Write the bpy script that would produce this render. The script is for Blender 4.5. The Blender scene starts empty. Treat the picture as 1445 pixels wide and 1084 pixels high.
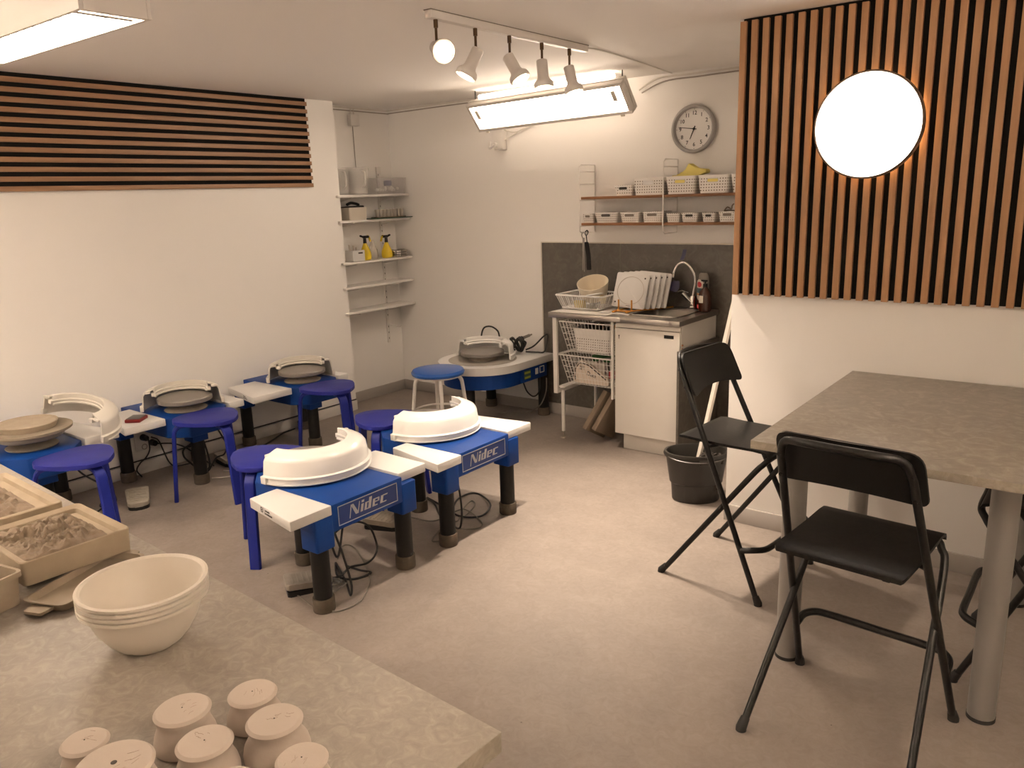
import bpy, bmesh, math, random
from mathutils import Vector, Matrix
random.seed(7)
S = bpy.context.scene
COL = S.collection
PI = math.pi

# ------------------------------------------------------------------ materials
MATS = {}
def mat(name, col, rough=.5, metal=0., spec=.5, noise=None, bump=None, clear=0., trans=0., alpha=1., sss=0.):
    """noise=(scale, colour2, amount[, detail[, distortion]]) mixes a second colour; bump=(scale, strength)."""
    if name in MATS: return MATS[name]
    m = bpy.data.materials.new(name); m.use_nodes = True
    nt = m.node_tree; b = nt.nodes['Principled BSDF']
    b.inputs['Base Color'].default_value = (*col, 1); b.inputs['Roughness'].default_value = rough
    b.inputs['Metallic'].default_value = metal; b.inputs['Specular IOR Level'].default_value = spec
    b.inputs['Coat Weight'].default_value = clear
    b.inputs['Transmission Weight'].default_value = trans
    b.inputs['Alpha'].default_value = alpha
    tc = None
    if noise or bump:
        tc = nt.nodes.new('ShaderNodeTexCoord')
    if noise:
        n = nt.nodes.new('ShaderNodeTexNoise'); n.inputs['Scale'].default_value = noise[0]
        n.inputs['Detail'].default_value = noise[3] if len(noise) > 3 else 6
        n.inputs['Distortion'].default_value = noise[4] if len(noise) > 4 else 0
        nt.links.new(tc.outputs['Object'], n.inputs['Vector'])
        r = nt.nodes.new('ShaderNodeValToRGB')
        a = noise[2]; r.color_ramp.elements[0].position = .5 - .5 * a; r.color_ramp.elements[1].position = .5 + .5 * a
        r.color_ramp.elements[0].color = (*noise[1], 1); r.color_ramp.elements[1].color = (*col, 1)
        nt.links.new(n.outputs['Fac'], r.inputs['Fac']); nt.links.new(r.outputs['Color'], b.inputs['Base Color'])
    if bump:
        n2 = nt.nodes.new('ShaderNodeTexNoise'); n2.inputs['Scale'].default_value = bump[0]; n2.inputs['Detail'].default_value = 6
        nt.links.new(tc.outputs['Object'], n2.inputs['Vector'])
        bn = nt.nodes.new('ShaderNodeBump'); bn.inputs['Strength'].default_value = bump[1]; bn.inputs['Distance'].default_value = .01
        nt.links.new(n2.outputs['Fac'], bn.inputs['Height']); nt.links.new(bn.outputs['Normal'], b.inputs['Normal'])
    MATS[name] = m
    return m
def emit(name, col, strength):
    m = bpy.data.materials.new(name); m.use_nodes = True
    nt = m.node_tree; b = nt.nodes['Principled BSDF']
    b.inputs['Base Color'].default_value = (.9, .88, .85, 1)
    b.inputs['Emission Color'].default_value = (*col, 1); b.inputs['Emission Strength'].default_value = strength
    MATS[name] = m
    return m
def wood(name, c1, c2, axis, scale=1., rough=.5):
    """straight grain along one axis (0,1,2)"""
    m = bpy.data.materials.new(name); m.use_nodes = True
    nt = m.node_tree; b = nt.nodes['Principled BSDF']; b.inputs['Roughness'].default_value = rough
    tc = nt.nodes.new('ShaderNodeTexCoord'); mp = nt.nodes.new('ShaderNodeMapping')
    sc = [38 * scale] * 3; sc[axis] = 2.2 * scale
    mp.inputs['Scale'].default_value = sc
    n = nt.nodes.new('ShaderNodeTexNoise'); n.inputs['Scale'].default_value = 1.; n.inputs['Detail'].default_value = 5; n.inputs['Distortion'].default_value = .6
    r = nt.nodes.new('ShaderNodeValToRGB'); r.color_ramp.elements[0].position = .32; r.color_ramp.elements[1].position = .7
    r.color_ramp.elements[0].color = (*c2, 1); r.color_ramp.elements[1].color = (*c1, 1)
    nt.links.new(tc.outputs['Object'], mp.inputs['Vector']); nt.links.new(mp.outputs['Vector'], n.inputs['Vector'])
    nt.links.new(n.outputs['Fac'], r.inputs['Fac']); nt.links.new(r.outputs['Color'], b.inputs['Base Color'])
    MATS[name] = m
    return m
def swirl(name, base, light, dark, scale, rough, spec=.5):
    """worn laminate / lino: two noise layers, pale scratches"""
    m = bpy.data.materials.new(name); m.use_nodes = True
    nt = m.node_tree; b = nt.nodes['Principled BSDF']; b.inputs['Roughness'].default_value = rough; b.inputs['Specular IOR Level'].default_value = spec
    tc = nt.nodes.new('ShaderNodeTexCoord')
    n = nt.nodes.new('ShaderNodeTexNoise'); n.inputs['Scale'].default_value = scale; n.inputs['Detail'].default_value = 8; n.inputs['Distortion'].default_value = 1.5
    n.inputs['Roughness'].default_value = .65
    r = nt.nodes.new('ShaderNodeValToRGB'); e = r.color_ramp.elements
    e[0].position = .3; e[0].color = (*dark, 1); e[1].position = .72; e[1].color = (*light, 1)
    k = e.new(.5); k.color = (*base, 1)
    n2 = nt.nodes.new('ShaderNodeTexNoise'); n2.inputs['Scale'].default_value = scale * .22; n2.inputs['Detail'].default_value = 3
    mx = nt.nodes.new('ShaderNodeMixRGB'); mx.blend_type = 'MULTIPLY'; mx.inputs['Fac'].default_value = .35
    r2 = nt.nodes.new('ShaderNodeValToRGB'); r2.color_ramp.elements[0].position = .35; r2.color_ramp.elements[1].position = .65
    r2.color_ramp.elements[0].color = (.72, .72, .74, 1); r2.color_ramp.elements[1].color = (1, 1, 1, 1)
    L = nt.links.new
    L(tc.outputs['Object'], n.inputs['Vector']); L(tc.outputs['Object'], n2.inputs['Vector'])
    L(n.outputs['Fac'], r.inputs['Fac']); L(n2.outputs['Fac'], r2.inputs['Fac'])
    L(r.outputs['Color'], mx.inputs[1]); L(r2.outputs['Color'], mx.inputs[2]); L(mx.outputs['Color'], b.inputs['Base Color'])
    MATS[name] = m
    return m
def lattice(name, col, hole, pitch):
    """white plastic with a diamond lattice of small dark holes, on vertical sides only"""
    m = bpy.data.materials.new(name); m.use_nodes = True
    nt = m.node_tree; b = nt.nodes['Principled BSDF']; b.inputs['Roughness'].default_value = .5
    L = nt.links.new; N = nt.nodes.new
    tc = N('ShaderNodeTexCoord'); sp = N('ShaderNodeSeparateXYZ'); L(tc.outputs['Object'], sp.inputs[0])
    def M(op, a, c=None):
        k = N('ShaderNodeMath'); k.operation = op
        for i, v in enumerate((a, c)):
            if v is None: continue
            if isinstance(v, (int, float)): k.inputs[i].default_value = v
            else: L(v, k.inputs[i])
        return k.outputs[0]
    h = M('ADD', sp.outputs[0], sp.outputs[1])
    u = M('MULTIPLY', M('ADD', h, sp.outputs[2]), 2 * PI / pitch); v = M('MULTIPLY', M('SUBTRACT', h, sp.outputs[2]), 2 * PI / pitch)
    f = M('MULTIPLY', M('SINE', u), M('SINE', v))
    d = M('GREATER_THAN', f, .58)
    d = M('MULTIPLY', d, M('LESS_THAN', M('ABSOLUTE', M('SUBTRACT', sp.outputs[2], pitch * 1.55)), pitch * 1.3))
    mx = N('ShaderNodeMixRGB'); mx.inputs[1].default_value = (*col, 1); mx.inputs[2].default_value = (*hole, 1)
    L(d, mx.inputs[0]); L(mx.outputs[0], b.inputs['Base Color'])
    MATS[name] = m
    return m

WALL = mat('wall_paint', (.86, .835, .80), .75, bump=(60, .05))
CEIL = mat('ceiling_paint', (.88, .85, .815), .8, bump=(25, .04))
FLOOR = swirl('linoleum_floor', (.275, .232, .20), (.305, .26, .226), (.245, .206, .177), 26, .5, .35)
def specks(m, col=(.06, .05, .04)):
    nt = m.node_tree; b = nt.nodes['Principled BSDF']; L = nt.links.new; N = nt.nodes.new
    src = b.inputs['Base Color'].links[0].from_socket
    tc = N('ShaderNodeTexCoord'); v = N('ShaderNodeTexVoronoi'); v.inputs['Scale'].default_value = 9.
    n = N('ShaderNodeTexNoise'); n.inputs['Scale'].default_value = 90.
    a = N('ShaderNodeMath'); a.operation = 'MULTIPLY_ADD'; a.inputs[1].default_value = .03; L(n.outputs['Fac'], a.inputs[0]); L(v.outputs['Distance'], a.inputs[2])
    t = N('ShaderNodeMath'); t.operation = 'LESS_THAN'; t.inputs[1].default_value = .040; L(a.outputs[0], t.inputs[0])
    sp = N('ShaderNodeSeparateColor'); L(v.outputs['Color'], sp.inputs[0]); g = N('ShaderNodeMath'); g.operation = 'GREATER_THAN'; g.inputs[1].default_value = .62; L(sp.outputs[0], g.inputs[0])
    k = N('ShaderNodeMath'); k.operation = 'MULTIPLY'; L(t.outputs[0], k.inputs[0]); L(g.outputs[0], k.inputs[1])
    k2 = N('ShaderNodeMath'); k2.operation = 'MULTIPLY'; k2.inputs[1].default_value = .75; L(k.outputs[0], k2.inputs[0])
    L(tc.outputs['Object'], v.inputs['Vector']); L(tc.outputs['Object'], n.inputs['Vector'])
    mx = N('ShaderNodeMixRGB'); mx.inputs[2].default_value = (*col, 1); L(src, mx.inputs[1]); L(k2.outputs[0], mx.inputs[0]); L(mx.outputs[0], b.inputs['Base Color'])
specks(FLOOR)
BASEB = mat('grey_baseboard', (.36, .33, .30), .5)
SKIRT = mat('white_skirting', (.70, .67, .63), .5)
SLATH = wood('slat_wood_horizontal', (.35, .20, .105), (.26, .14, .07), 1)
SLATV = wood('slat_wood_vertical', (.47, .265, .135), (.37, .20, .098), 2)
FELT = mat('black_felt', (.010, .009, .008), .95, spec=.1)
LAMI = swirl('grey_laminate', (.31, .28, .235), (.42, .385, .33), (.26, .235, .195), 17, .42)
LAME = swirl('laminate_edge', (.30, .265, .21), (.38, .33, .27), (.25, .22, .175), 30, .5)
LAMB = swirl('beige_laminate', (.335, .296, .25), (.42, .376, .32), (.285, .25, .21), 34, .45)
BLUE = mat('wheel_blue', (.004, .042, .22), .45, spec=.2, noise=(7, (.0035, .036, .19), .6))
BLUED = mat('logo_blue', (.010, .035, .17), .4)
STOOLB = mat('stool_blue', (.009, .013, .17), .5, spec=.3, noise=(9, (.014, .019, .22), .8))
STOOLL = mat('stool_leg_blue', (.006, .014, .19), .45, spec=.3)
WHITE = mat('white_plastic', (.69, .675, .655), .35)
WHITE2 = mat('splash_pan_white', (.85, .83, .80), .25, clear=.2)
OFFW = mat('aged_white_plastic', (.70, .665, .60), .4)
ALU = mat('wheel_head_metal', (.30, .28, .255), .42, .55, noise=(3, (.26, .24, .22), .8))
HUB = mat('clay_stained_hub', (.22, .185, .145), .7, noise=(30, (.33, .28, .22), .9))
DISH = mat('stained_dish', (.30, .25, .19), .7, noise=(18, (.2, .17, .13), .7))
BLKLEG = mat('black_leg', (.006, .0055, .005), .5, spec=.3)
CAP = mat('brown_foot_cap', (.10, .075, .05), .7, noise=(40, (.05, .038, .026), .7))
CORD = mat('black_cord', (.008, .008, .008), .5)
CORDG = mat('grey_cord', (.19, .17, .145), .6)
CORDW = mat('white_cable', (.72, .68, .62), .5)
BLK = mat('black_metal', (.007, .0065, .006), .38, spec=.3, noise=(75, (.012, .011, .010), .12))
BLKW = mat('black_seat', (.005, .0047, .0045), .42, spec=.22, noise=(80, (.010, .009, .008), .12))
BLKWB = mat('black_backrest', (.006, .0055, .005), .5, spec=.2, noise=(85, (.0085, .008, .0075), .8))
PIPE = mat('grey_steel_leg', (.31, .295, .275), .38, .35)
RUB = mat('black_rubber', (.012, .011, .010), .7)
STEEL = mat('brushed_steel', (.42, .39, .35), .32, .9, noise=(12, (.36, .33, .30), .7))
CHROME = mat('chrome', (.75, .73, .70), .08, 1.)
CABW = mat('cabinet_white', (.72, .685, .63), .45, noise=(5, (.66, .62, .56), .7))
TILE = swirl('dark_stone_tile', (.105, .092, .075), (.155, .138, .115), (.085, .074, .06), 13, .4)
SHELFW = mat('white_shelf', (.76, .73, .69), .4)
OAK = wood('shelf_oak', (.26, .115, .042), (.19, .08, .026), 0, .6)
WIRE = mat('white_wire', (.80, .77, .73), .4)
BASK = lattice('white_lattice_basket', (.84, .81, .77), (.16, .125, .09), .034)
BASKS = lattice('white_small_lattice', (.82, .79, .75), (.17, .135, .10), .027)
DARK = mat('dark_hollow', (.05, .042, .034), .8)
YEL = mat('yellow_plastic', (.72, .52, .015), .4)
YELC = mat('yellow_cloth', (.85, .72, .22), .8)
CLEAR = mat('clear_plastic', (.95, .93, .92), .08, trans=.92, spec=.5)
GLASSG = mat('green_glass_edge', (.02, .075, .045), .12)
BEIGE = mat('beige_box', (.55, .50, .42), .5)
CREAM = mat('cream_bowl', (.74, .66, .53), .4)
BOWLM = mat('bowl_plastic', (.80, .735, .645), .35)
CLAYW = mat('bisque_clay', (.55, .475, .41), .85, noise=(25, (.52, .445, .38), .8), bump=(90, .06))
SCRIB = mat('scratched_clay', (.40, .32, .26), .9)
PLAST = mat('plaster_tray', (.45, .375, .275), .85, noise=(16, (.36, .29, .205), .7), bump=(50, .12))
SLURRY = mat('wet_clay', (.35, .275, .195), .7, noise=(30, (.15, .105, .065), .7), bump=(35, .5))
DIRTY = mat('clay_smeared_plastic', (.27, .215, .155), .6, noise=(18, (.42, .35, .265), .8))
BRICK = mat('tan_wood_board', (.25, .19, .135), .75, noise=(10, (.19, .145, .10), .8))
WOODL = wood('brown_wood_leg', (.30, .13, .045), (.22, .09, .03), 2)
MOPM = mat('pale_mop_handle', (.60, .55, .48), .4)
BUCK = mat('black_bucket', (.020, .017, .014), .4)
MOPS = mat('dark_mop', (.035, .028, .022), .9, bump=(80, .8))
GREYC = mat('grey_clock_rim', (.40, .385, .37), .4)
FACE = mat('clock_face', (.74, .72, .69), .5)
INK = mat('black_ink', (.010, .010, .010), .6)
SILV = mat('silver_print', (.48, .47, .46), .4, .3)
LAMPRIM = mat('lamp_rim_bronze', (.16, .115, .085), .4, .5)
BRASS = mat('brass_stem', (.10, .06, .03), .35, .8)
FIXT = mat('fixture_white', (.70, .66, .62), .45)
LOUV = mat('louvre_grey', (.5, .47, .44), .4)
AMBER = mat('amber_plastic', (.55, .25, .045), .25)
REDM = mat('red_plastic', (.22, .012, .012), .4)
REDL = mat('red_liquid', (.26, .022, .012), .15, trans=.35)
BROWNB = mat('brown_bottle', (.055, .016, .008), .12, clear=.4)
PURP = mat('purple_rubber', (.055, .05, .11), .5)
GREYT = mat('grey_touch_pad', (.09, .085, .08), .4)
LABW = mat('paper_label', (.70, .64, .56), .6)
LABO = mat('orange_band', (.60, .22, .02), .5)
LABB = mat('teal_band', (.08, .16, .19), .5)
GREEN = mat('green_cloth', (.03, .12, .03), .7)
PAPER = mat('pale_paper', (.66, .57, .48), .8)
PINK = mat('red_sticker', (.50, .03, .04), .5)
SILVP = mat('grey_pedal', (.36, .33, .29), .55, .3, noise=(18, (.25, .22, .19), .8))
STICK = mat('dark_sticker', (.03, .07, .06), .5)
STICKY = mat('yellow_green_sticker', (.35, .36, .05), .5)
GLOW_T = emit('tube_light', (1., .81, .635), 15.0)
GLOW_B = emit('back_tube_light', (1., .82, .65), 12.0)
GLOW_T2 = emit('rear_tube_light', (1., .81, .635), 34.0)
GLOW_SIDE_FILL = emit('added_side_fill', (1., .81, .635), 4.5)
GLOW_CEIL_FILL = emit('added_ceiling_fill', (1., .81, .635), 260.0)  # added fill glow, thrown up at the ceiling from out of view
GLOW_U = emit('upward_tube_light', (1., .82, .65), 6.0)
GLOW_R = emit('round_lamp_light', (1., .86, .72), 3.0)
GLOW_S = emit('bulb_light', (1., .78, .52), 8.0)
GLOW_H = emit('halo_light', (1., .58, .26), 5.0)

# ------------------------------------------------------------------ mesh builder
class MB:
    def __init__(s): s.bm = bmesh.new(); s.mi = 0
    def _tag(s, faces):
        for f in faces: f.material_index = s.mi
    def box(s, c, d, bev=0., rot=None, seg=2):
        r = bmesh.ops.create_cube(s.bm, size=1.)
        vs = r['verts']
        bmesh.ops.scale(s.bm, vec=d, verts=vs)
        fs = {f for v in vs for f in v.link_faces}
        if bev > 0:
            es = list({e for v in vs for e in v.link_edges})
            q = bmesh.ops.bevel(s.bm, geom=es, offset=bev, segments=seg, affect='EDGES', profile=.5)
            vs = list({v for f in q['faces'] for v in f.verts} | {v for v in vs if v.is_valid})
            fs = {f for v in vs for f in v.link_faces}
        s._tag(fs)
        if rot is not None: bmesh.ops.rotate(s.bm, cent=(0, 0, 0), matrix=rot, verts=vs)
        bmesh.ops.translate(s.bm, vec=c, verts=vs)
        return s
    def b2(s, lo, hi, bev=0.):
        return s.box([(a + b) / 2 for a, b in zip(lo, hi)], [b - a for a, b in zip(lo, hi)], bev)
    def ring_sweep(s, rings, closed=False, caps=True):
        R = [[s.bm.verts.new(p) for p in r] for r in rings]
        n = len(R[0]); fs = []
        m = len(R)
        for i in range(m if closed else m - 1):
            a, b = R[i], R[(i + 1) % m]
            for j in range(n):
                fs.append(s.bm.faces.new((a[j], a[(j + 1) % n], b[(j + 1) % n], b[j])))
        if caps and not closed:
            fs.append(s.bm.faces.new(R[0][::-1])); fs.append(s.bm.faces.new(R[-1]))
        s._tag(fs)
        return s
    def tube(s, pts, r, seg=10, closed=False, smooth=0, caps=True):
        P = [Vector(p) for p in pts]
        if smooth: P = spline(P, smooth, closed)
        rs = r if isinstance(r, (list, tuple)) else [r] * len(P)
        rings = []; n = len(P); up = None
        for i, p in enumerate(P):
            if closed: t = (P[(i + 1) % n] - P[i - 1])
            else: t = P[min(i + 1, n - 1)] - P[max(i - 1, 0)]
            t.normalize()
            if up is None:
                up = Vector((0, 0, 1)) if abs(t.z) < .9 else Vector((1, 0, 0))
            up = up - t * up.dot(t)
            if up.length < 1e-4: up = Vector((0, 1, 0)) - t * t.y
            up.normalize(); sd = t.cross(up)
            rr = rs[min(i, len(rs) - 1)]
            rings.append([p + (up * math.cos(2 * PI * k / seg) + sd * math.sin(2 * PI * k / seg)) * rr for k in range(seg)])
        return s.ring_sweep(rings, closed, caps)
    def strap(s, pts, w, t, side, smooth=0):
        """rectangular section w x t swept along pts, width along `side`"""
        P = [Vector(p) for p in pts]
        if smooth: P = spline(P, smooth)
        sd = Vector(side).normalized(); rings = []; n = len(P)
        for i, p in enumerate(P):
            tg = (P[min(i + 1, n - 1)] - P[max(i - 1, 0)]).normalized()
            nn = tg.cross(sd).normalized()
            a, b = sd * w / 2, nn * t / 2; e = .82
            rings.append([p + a * e + b, p + a + b * e * .6, p + a - b * e * .6, p + a * e - b, p - a * e - b, p - a - b * e * .6, p - a + b * e * .6, p - a * e + b])
        return s.ring_sweep(rings)
    def cyl(s, p0, p1, r0, r1=None, seg=24):
        return s.tube([p0, p1], [r0, r0 if r1 is None else r1], seg)
    def lathe(s, prof, c=(0, 0, 0), seg=40, a0=0., a1=2 * PI, close=False, squash=None):
        """prof: (r, z) list, revolved about z through c. close=True joins last profile point to first (solid of a part turn)."""
        full = abs(a1 - a0 - 2 * PI) < 1e-6
        n = seg if full else seg + 1
        rings = []
        for k in range(n):
            a = a0 + (a1 - a0) * k / seg
            q = []
            for r, z in prof:
                x, y = r * math.cos(a), r * math.sin(a)
                if squash: x *= squash[0]; y *= squash[1]
                q.append(s.bm.verts.new((c[0] + x, c[1] + y, c[2] + z)))
            rings.append(q)
        fs = []; m = len(prof)
        for k in range(n if full else n - 1):
            a, b = rings[k], rings[(k + 1) % n]
            for j in range(m if close else m - 1):
                try: fs.append(s.bm.faces.new((a[j], b[j], b[(j + 1) % m], a[(j + 1) % m])))
                except ValueError: pass
        if close and not full:
            fs.append(s.bm.faces.new(rings[0])); fs.append(s.bm.faces.new(rings[-1][::-1]))
        s._tag(fs)
        bmesh.ops.remove_doubles(s.bm, verts=[v for r in rings for v in r], dist=1e-6)
        return s
    def prism(s, poly, z0, z1, bev=0.):
        lo = [s.bm.verts.new((*p[:2], z0)) for p in poly]; hi = [s.bm.verts.new((*p[:2], z1)) for p in poly]
        n = len(poly); fs = [s.bm.faces.new(lo[::-1]), s.bm.faces.new(hi)]
        for i in range(n): fs.append(s.bm.faces.new((lo[i], lo[(i + 1) % n], hi[(i + 1) % n], hi[i])))
        s._tag(fs)
        if bev > 0:
            es = list({e for f in fs for e in f.edges})
            q = bmesh.ops.bevel(s.bm, geom=es, offset=bev, segments=2, affect='EDGES', profile=.5)
            s._tag([f for f in q['faces'] if f.is_valid])
        return s
    def verts(s): return list(s.bm.verts)
    def xf(s, M):
        bmesh.ops.transform(s.bm, matrix=M, verts=list(s.bm.verts)); return s
    def build(s, name, mats, parent=None, loc=None, rot=None, ang=35):
        bmesh.ops.recalc_face_normals(s.bm, faces=list(s.bm.faces))
        me = bpy.data.meshes.new(name); s.bm.to_mesh(me); s.bm.free()
        for m in (mats if isinstance(mats, (list, tuple)) else [mats]): me.materials.append(m)
        me.shade_smooth(); me.set_sharp_from_angle(angle=math.radians(ang))
        o = bpy.data.objects.new(name, me); COL.objects.link(o)
        if parent is not None: o.parent = parent
        if loc is not None: o.location = loc
        if rot is not None: o.rotation_euler = rot
        return o
def spline(P, k, closed=False):
    out = []; n = len(P)
    for i in range(n if closed else n - 1):
        p1, p2 = P[i], P[(i + 1) % n]
        p0 = P[i - 1] if (i > 0 or closed) else p1 * 2 - p2
        p3 = P[(i + 2) % n] if (i + 2 < n or closed) else p2 * 2 - p1
        for j in range(k):
            t = j / k
            out.append(.5 * ((2 * p1) + (p2 - p0) * t + (2 * p0 - 5 * p1 + 4 * p2 - p3) * t * t + (3 * p1 - p0 - 3 * p2 + p3) * t ** 3))
    if not closed: out.append(P[-1])
    return out
def tag(o, label=None, cat=None, group=None, kind=None):
    if label: o['label'] = label
    if cat: o['category'] = cat
    if group: o['group'] = group
    if kind: o['kind'] = kind
    return o
def thing(name, label, cat, loc=(0, 0, 0), rz=0., group=None):
    o = bpy.data.objects.new(name, None); COL.objects.link(o); o.empty_display_size = .05
    o.location = loc; o.rotation_euler = (0, 0, rz)
    return tag(o, label, cat, group)
def struct(o): o['kind'] = 'structure'; return o
def dup(root, loc, rz, label, group=None):
    r = root.copy(); COL.objects.link(r); r.location = loc; r.rotation_euler = (0, 0, rz); r['label'] = label
    if group: r['group'] = group
    for ch in list(root.children):
        c = ch.copy(); COL.objects.link(c); c.parent = r
        for g in list(ch.children):
            d = g.copy(); COL.objects.link(d); d.parent = c
    return r
def rp(poly, r, k=5):
    """round the corners of a polygon"""
    out = []; n = len(poly)
    for i in range(n):
        p = Vector(poly[i]).to_2d(); a = Vector(poly[i - 1]).to_2d(); b = Vector(poly[(i + 1) % n]).to_2d()
        rr = r[i] if isinstance(r, (list, tuple)) else r
        d0 = (a - p); d1 = (b - p); rr = min(rr, d0.length * .49, d1.length * .49)
        q0 = p + d0.normalized() * rr; q1 = p + d1.normalized() * rr
        for j in range(k + 1):
            t = j / k; out.append(tuple(q0 * (1 - t) ** 2 + p * 2 * t * (1 - t) + q1 * t * t))
    return out
def text_mesh(mb, txt, size, M, depth=.0006, bold=.012):
    """adds flat lettering; M places the text plane (x right, y up, z out)"""
    cu = bpy.data.curves.new('t', 'FONT'); cu.body = txt; cu.size = size; cu.align_x = 'CENTER'; cu.align_y = 'CENTER'
    cu.resolution_u = 3; cu.extrude = depth; cu.offset = size * bold
    o = bpy.data.objects.new('t', cu); COL.objects.link(o)
    bpy.context.view_layer.update()
    me = bpy.data.meshes.new_from_object(o)
    vs = [mb.bm.verts.new(M @ v.co) for v in me.vertices]
    for p in me.polygons:
        try: f = mb.bm.faces.new([vs[i] for i in p.vertices]); f.material_index = mb.mi
        except ValueError: pass
    bpy.data.objects.remove(o); bpy.data.curves.remove(cu); bpy.data.meshes.remove(me)
def plane_xf(o, x, y):
    """matrix for a plane with origin o, x axis and y axis"""
    x = Vector(x).normalized(); y = Vector(y); y = (y - x * y.dot(x)).normalized(); z = x.cross(y)
    M = Matrix((x, y, z)).transposed().to_4x4(); M.translation = Vector(o); return M
RZ = lambda a: Matrix.Rotation(a, 3, 'Z')
RX = lambda a: Matrix.Rotation(a, 3, 'X')
RY = lambda a: Matrix.Rotation(a, 3, 'Y')

# ------------------------------------------------------------------ camera
cd = bpy.data.cameras.new('camera'); cam = bpy.data.objects.new('camera', cd); COL.objects.link(cam)
cd.sensor_width = 36.; cd.lens = 36. * 1121.34 / 1445.; cd.clip_start = .02
Rm = ((.79316053, .11570813, -.59791972), (.6081538, -.20260385, .76752892), (-.03233151, -.9724008, -.23106572))
cam.matrix_world = Matrix(((Rm[0][0], -Rm[0][1], -Rm[0][2], 0), (Rm[1][0], -Rm[1][1], -Rm[1][2], 0), (Rm[2][0], -Rm[2][1], -Rm[2][2], 1.63), (0, 0, 0, 1)))
S.camera = cam
vs = S.view_settings
vs.view_transform = 'Standard'; vs.look = 'None'; vs.gamma = 1.; vs.exposure = 1.24; vs.use_curve_mapping = False
w = bpy.data.worlds.new('world'); S.world = w; w.use_nodes = True
w.node_tree.nodes['Background'].inputs[0].default_value = (0, 0, 0, 1)

# ------------------------------------------------------------------ room shell
XL, XN, YB, YP, XP, ZC = -4.78, -4.95, 4.82, 3.61, -1.475, 2.344
X1, Y0 = 1.9, -1.7
struct(MB().b2((-5.3, Y0 - .1, -.1), (X1 + .1, 5.0, 0)).build('floor', FLOOR))
struct(MB().b2((-5.3, Y0 - .1, ZC), (X1 + .1, 5.0, ZC + .1)).build('ceiling', CEIL))
struct(MB().b2((-5.25, Y0, 0), (XL, 4.10, ZC)).build('wall_left', WALL))
struct(MB().b2((-5.25, 4.10, 0), (XN, YB, ZC)).build('wall_alcove', WALL))
struct(MB().b2((-5.25, YB, 0), (X1, 4.95, ZC)).build('wall_back', WALL))
struct(MB().b2((XP, YP, 0), (X1, YB, ZC), .004).build('wall_right', WALL))
struct(MB().b2((X1, Y0, 0), (X1 + .1, YP, ZC)).build('wall_side', WALL))
struct(MB().b2((-5.25, Y0 - .1, 0), (X1 + .1, Y0, ZC)).build('wall_front', WALL))
struct(MB().b2((XL, Y0, 0), (XL + .014, 4.10, .078), .003).build('baseboard_left', SKIRT))
struct(MB().b2((XN, 4.10, 0), (XN + .012, YB, .085), .003).build('baseboard_alcove', BASEB))
struct(MB().b2((XN, YB - .012, 0), (XP, YB, .085), .003).build('baseboard_back', BASEB))
struct(MB().b2((XP - .002, YP - .012, 0), (X1, YP, .085), .003).build('baseboard_right', BASEB))
# dark stone splash wall behind the kitchen, with one joint and a pale edge trim
struct(MB().b2((-3.425, YB - .012, .085), (XP, YB, 1.285)).build('wall_tile', TILE))
m = MB(); m.b2((-3.433, YB - .015, .085), (-3.425, YB, 1.292)); m.b2((-3.433, YB - .015, 1.285), (XP, YB, 1.292))
struct(m.build('trim_tile', mat('pale_trim', (.62, .57, .50), .5)))
struct(MB().b2((-2.7705, YB - .0135, .085), (-2.7675, YB, 1.285)).build('trim_joint', mat('tile_joint', (.20, .18, .15), .7)))

# ------------------------------------------------------------------ lights on the ceiling
def louvre_fixture(label, loc, rz=0, up=False, tube=None):
    t = thing('ceiling_light', label, 'ceiling light', loc, rz)
    L, W = 1.13, .225; x0, x1 = -L / 2, L / 2; y0, y1 = -W / 2, W / 2
    m = MB()
    for lo, hi in (((x0, y0, 0), (x1, y0 + .014, .10)), ((x0, y1 - .014, 0), (x1, y1, .10)), ((x0, y0 + .014, 0), (x0 + .02, y1 - .014, .10)), ((x1 - .02, y0 + .014, 0), (x1, y1 - .014, .10)), ((x0, y0, .10), (x1, y1, .112))):
        m.b2(lo, hi, .002)
    m.b2((x0 + .10, -.012, .112), (x0 + .124, .012, ZC - loc[2])); m.b2((x1 - .124, -.012, .112), (x1 - .10, .012, ZC - loc[2]))
    m.build('housing', FIXT, t)
    if up: MB().b2((x0 + .05, -.03, .116), (x1 - .05, .03, .128)).build('uplight_tube', GLOW_CEIL_FILL, t)  # unseen glow strip added to brighten ceiling and upper walls
    m = MB()
    m.b2((x0 + .02, -.002, .001), (x1 - .02, .002, .02))
    for k in range(17):
        x = x0 + .02 + (L - .04) * (k + .5) / 17
        m.b2((x - .0008, y0 + .014, .004), (x + .0008, y1 - .014, .009))
    for s in (1, ): m.b2((x1 - .075, y0 + .014, .002), (x1 - .045, y1 - .03, .02))
    m.build('louvre', LOUV, t)
    for s in (-1, 1):
        MB().b2((x0 + .03, s * .0495 - .047, .010), (x1 - .026, s * .0495 + .047, .016)).build('tube', tube or GLOW_T, t)
louvre_fixture('white box light with bright louvred tubes hung above the horizontal slat panel', (-3.08, 1.345, 2.2))
louvre_fixture('white louvred box light of the same kind over the clay work table', (-3.45, -.35, 2.12), 0, True, GLOW_T2)
louvre_fixture('added unseen white louvred box light brightening the end of the high table', (.75, .9, 2.08), PI / 2, True, GLOW_SIDE_FILL)  # out-of-view fixture added as fill for the right side
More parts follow.
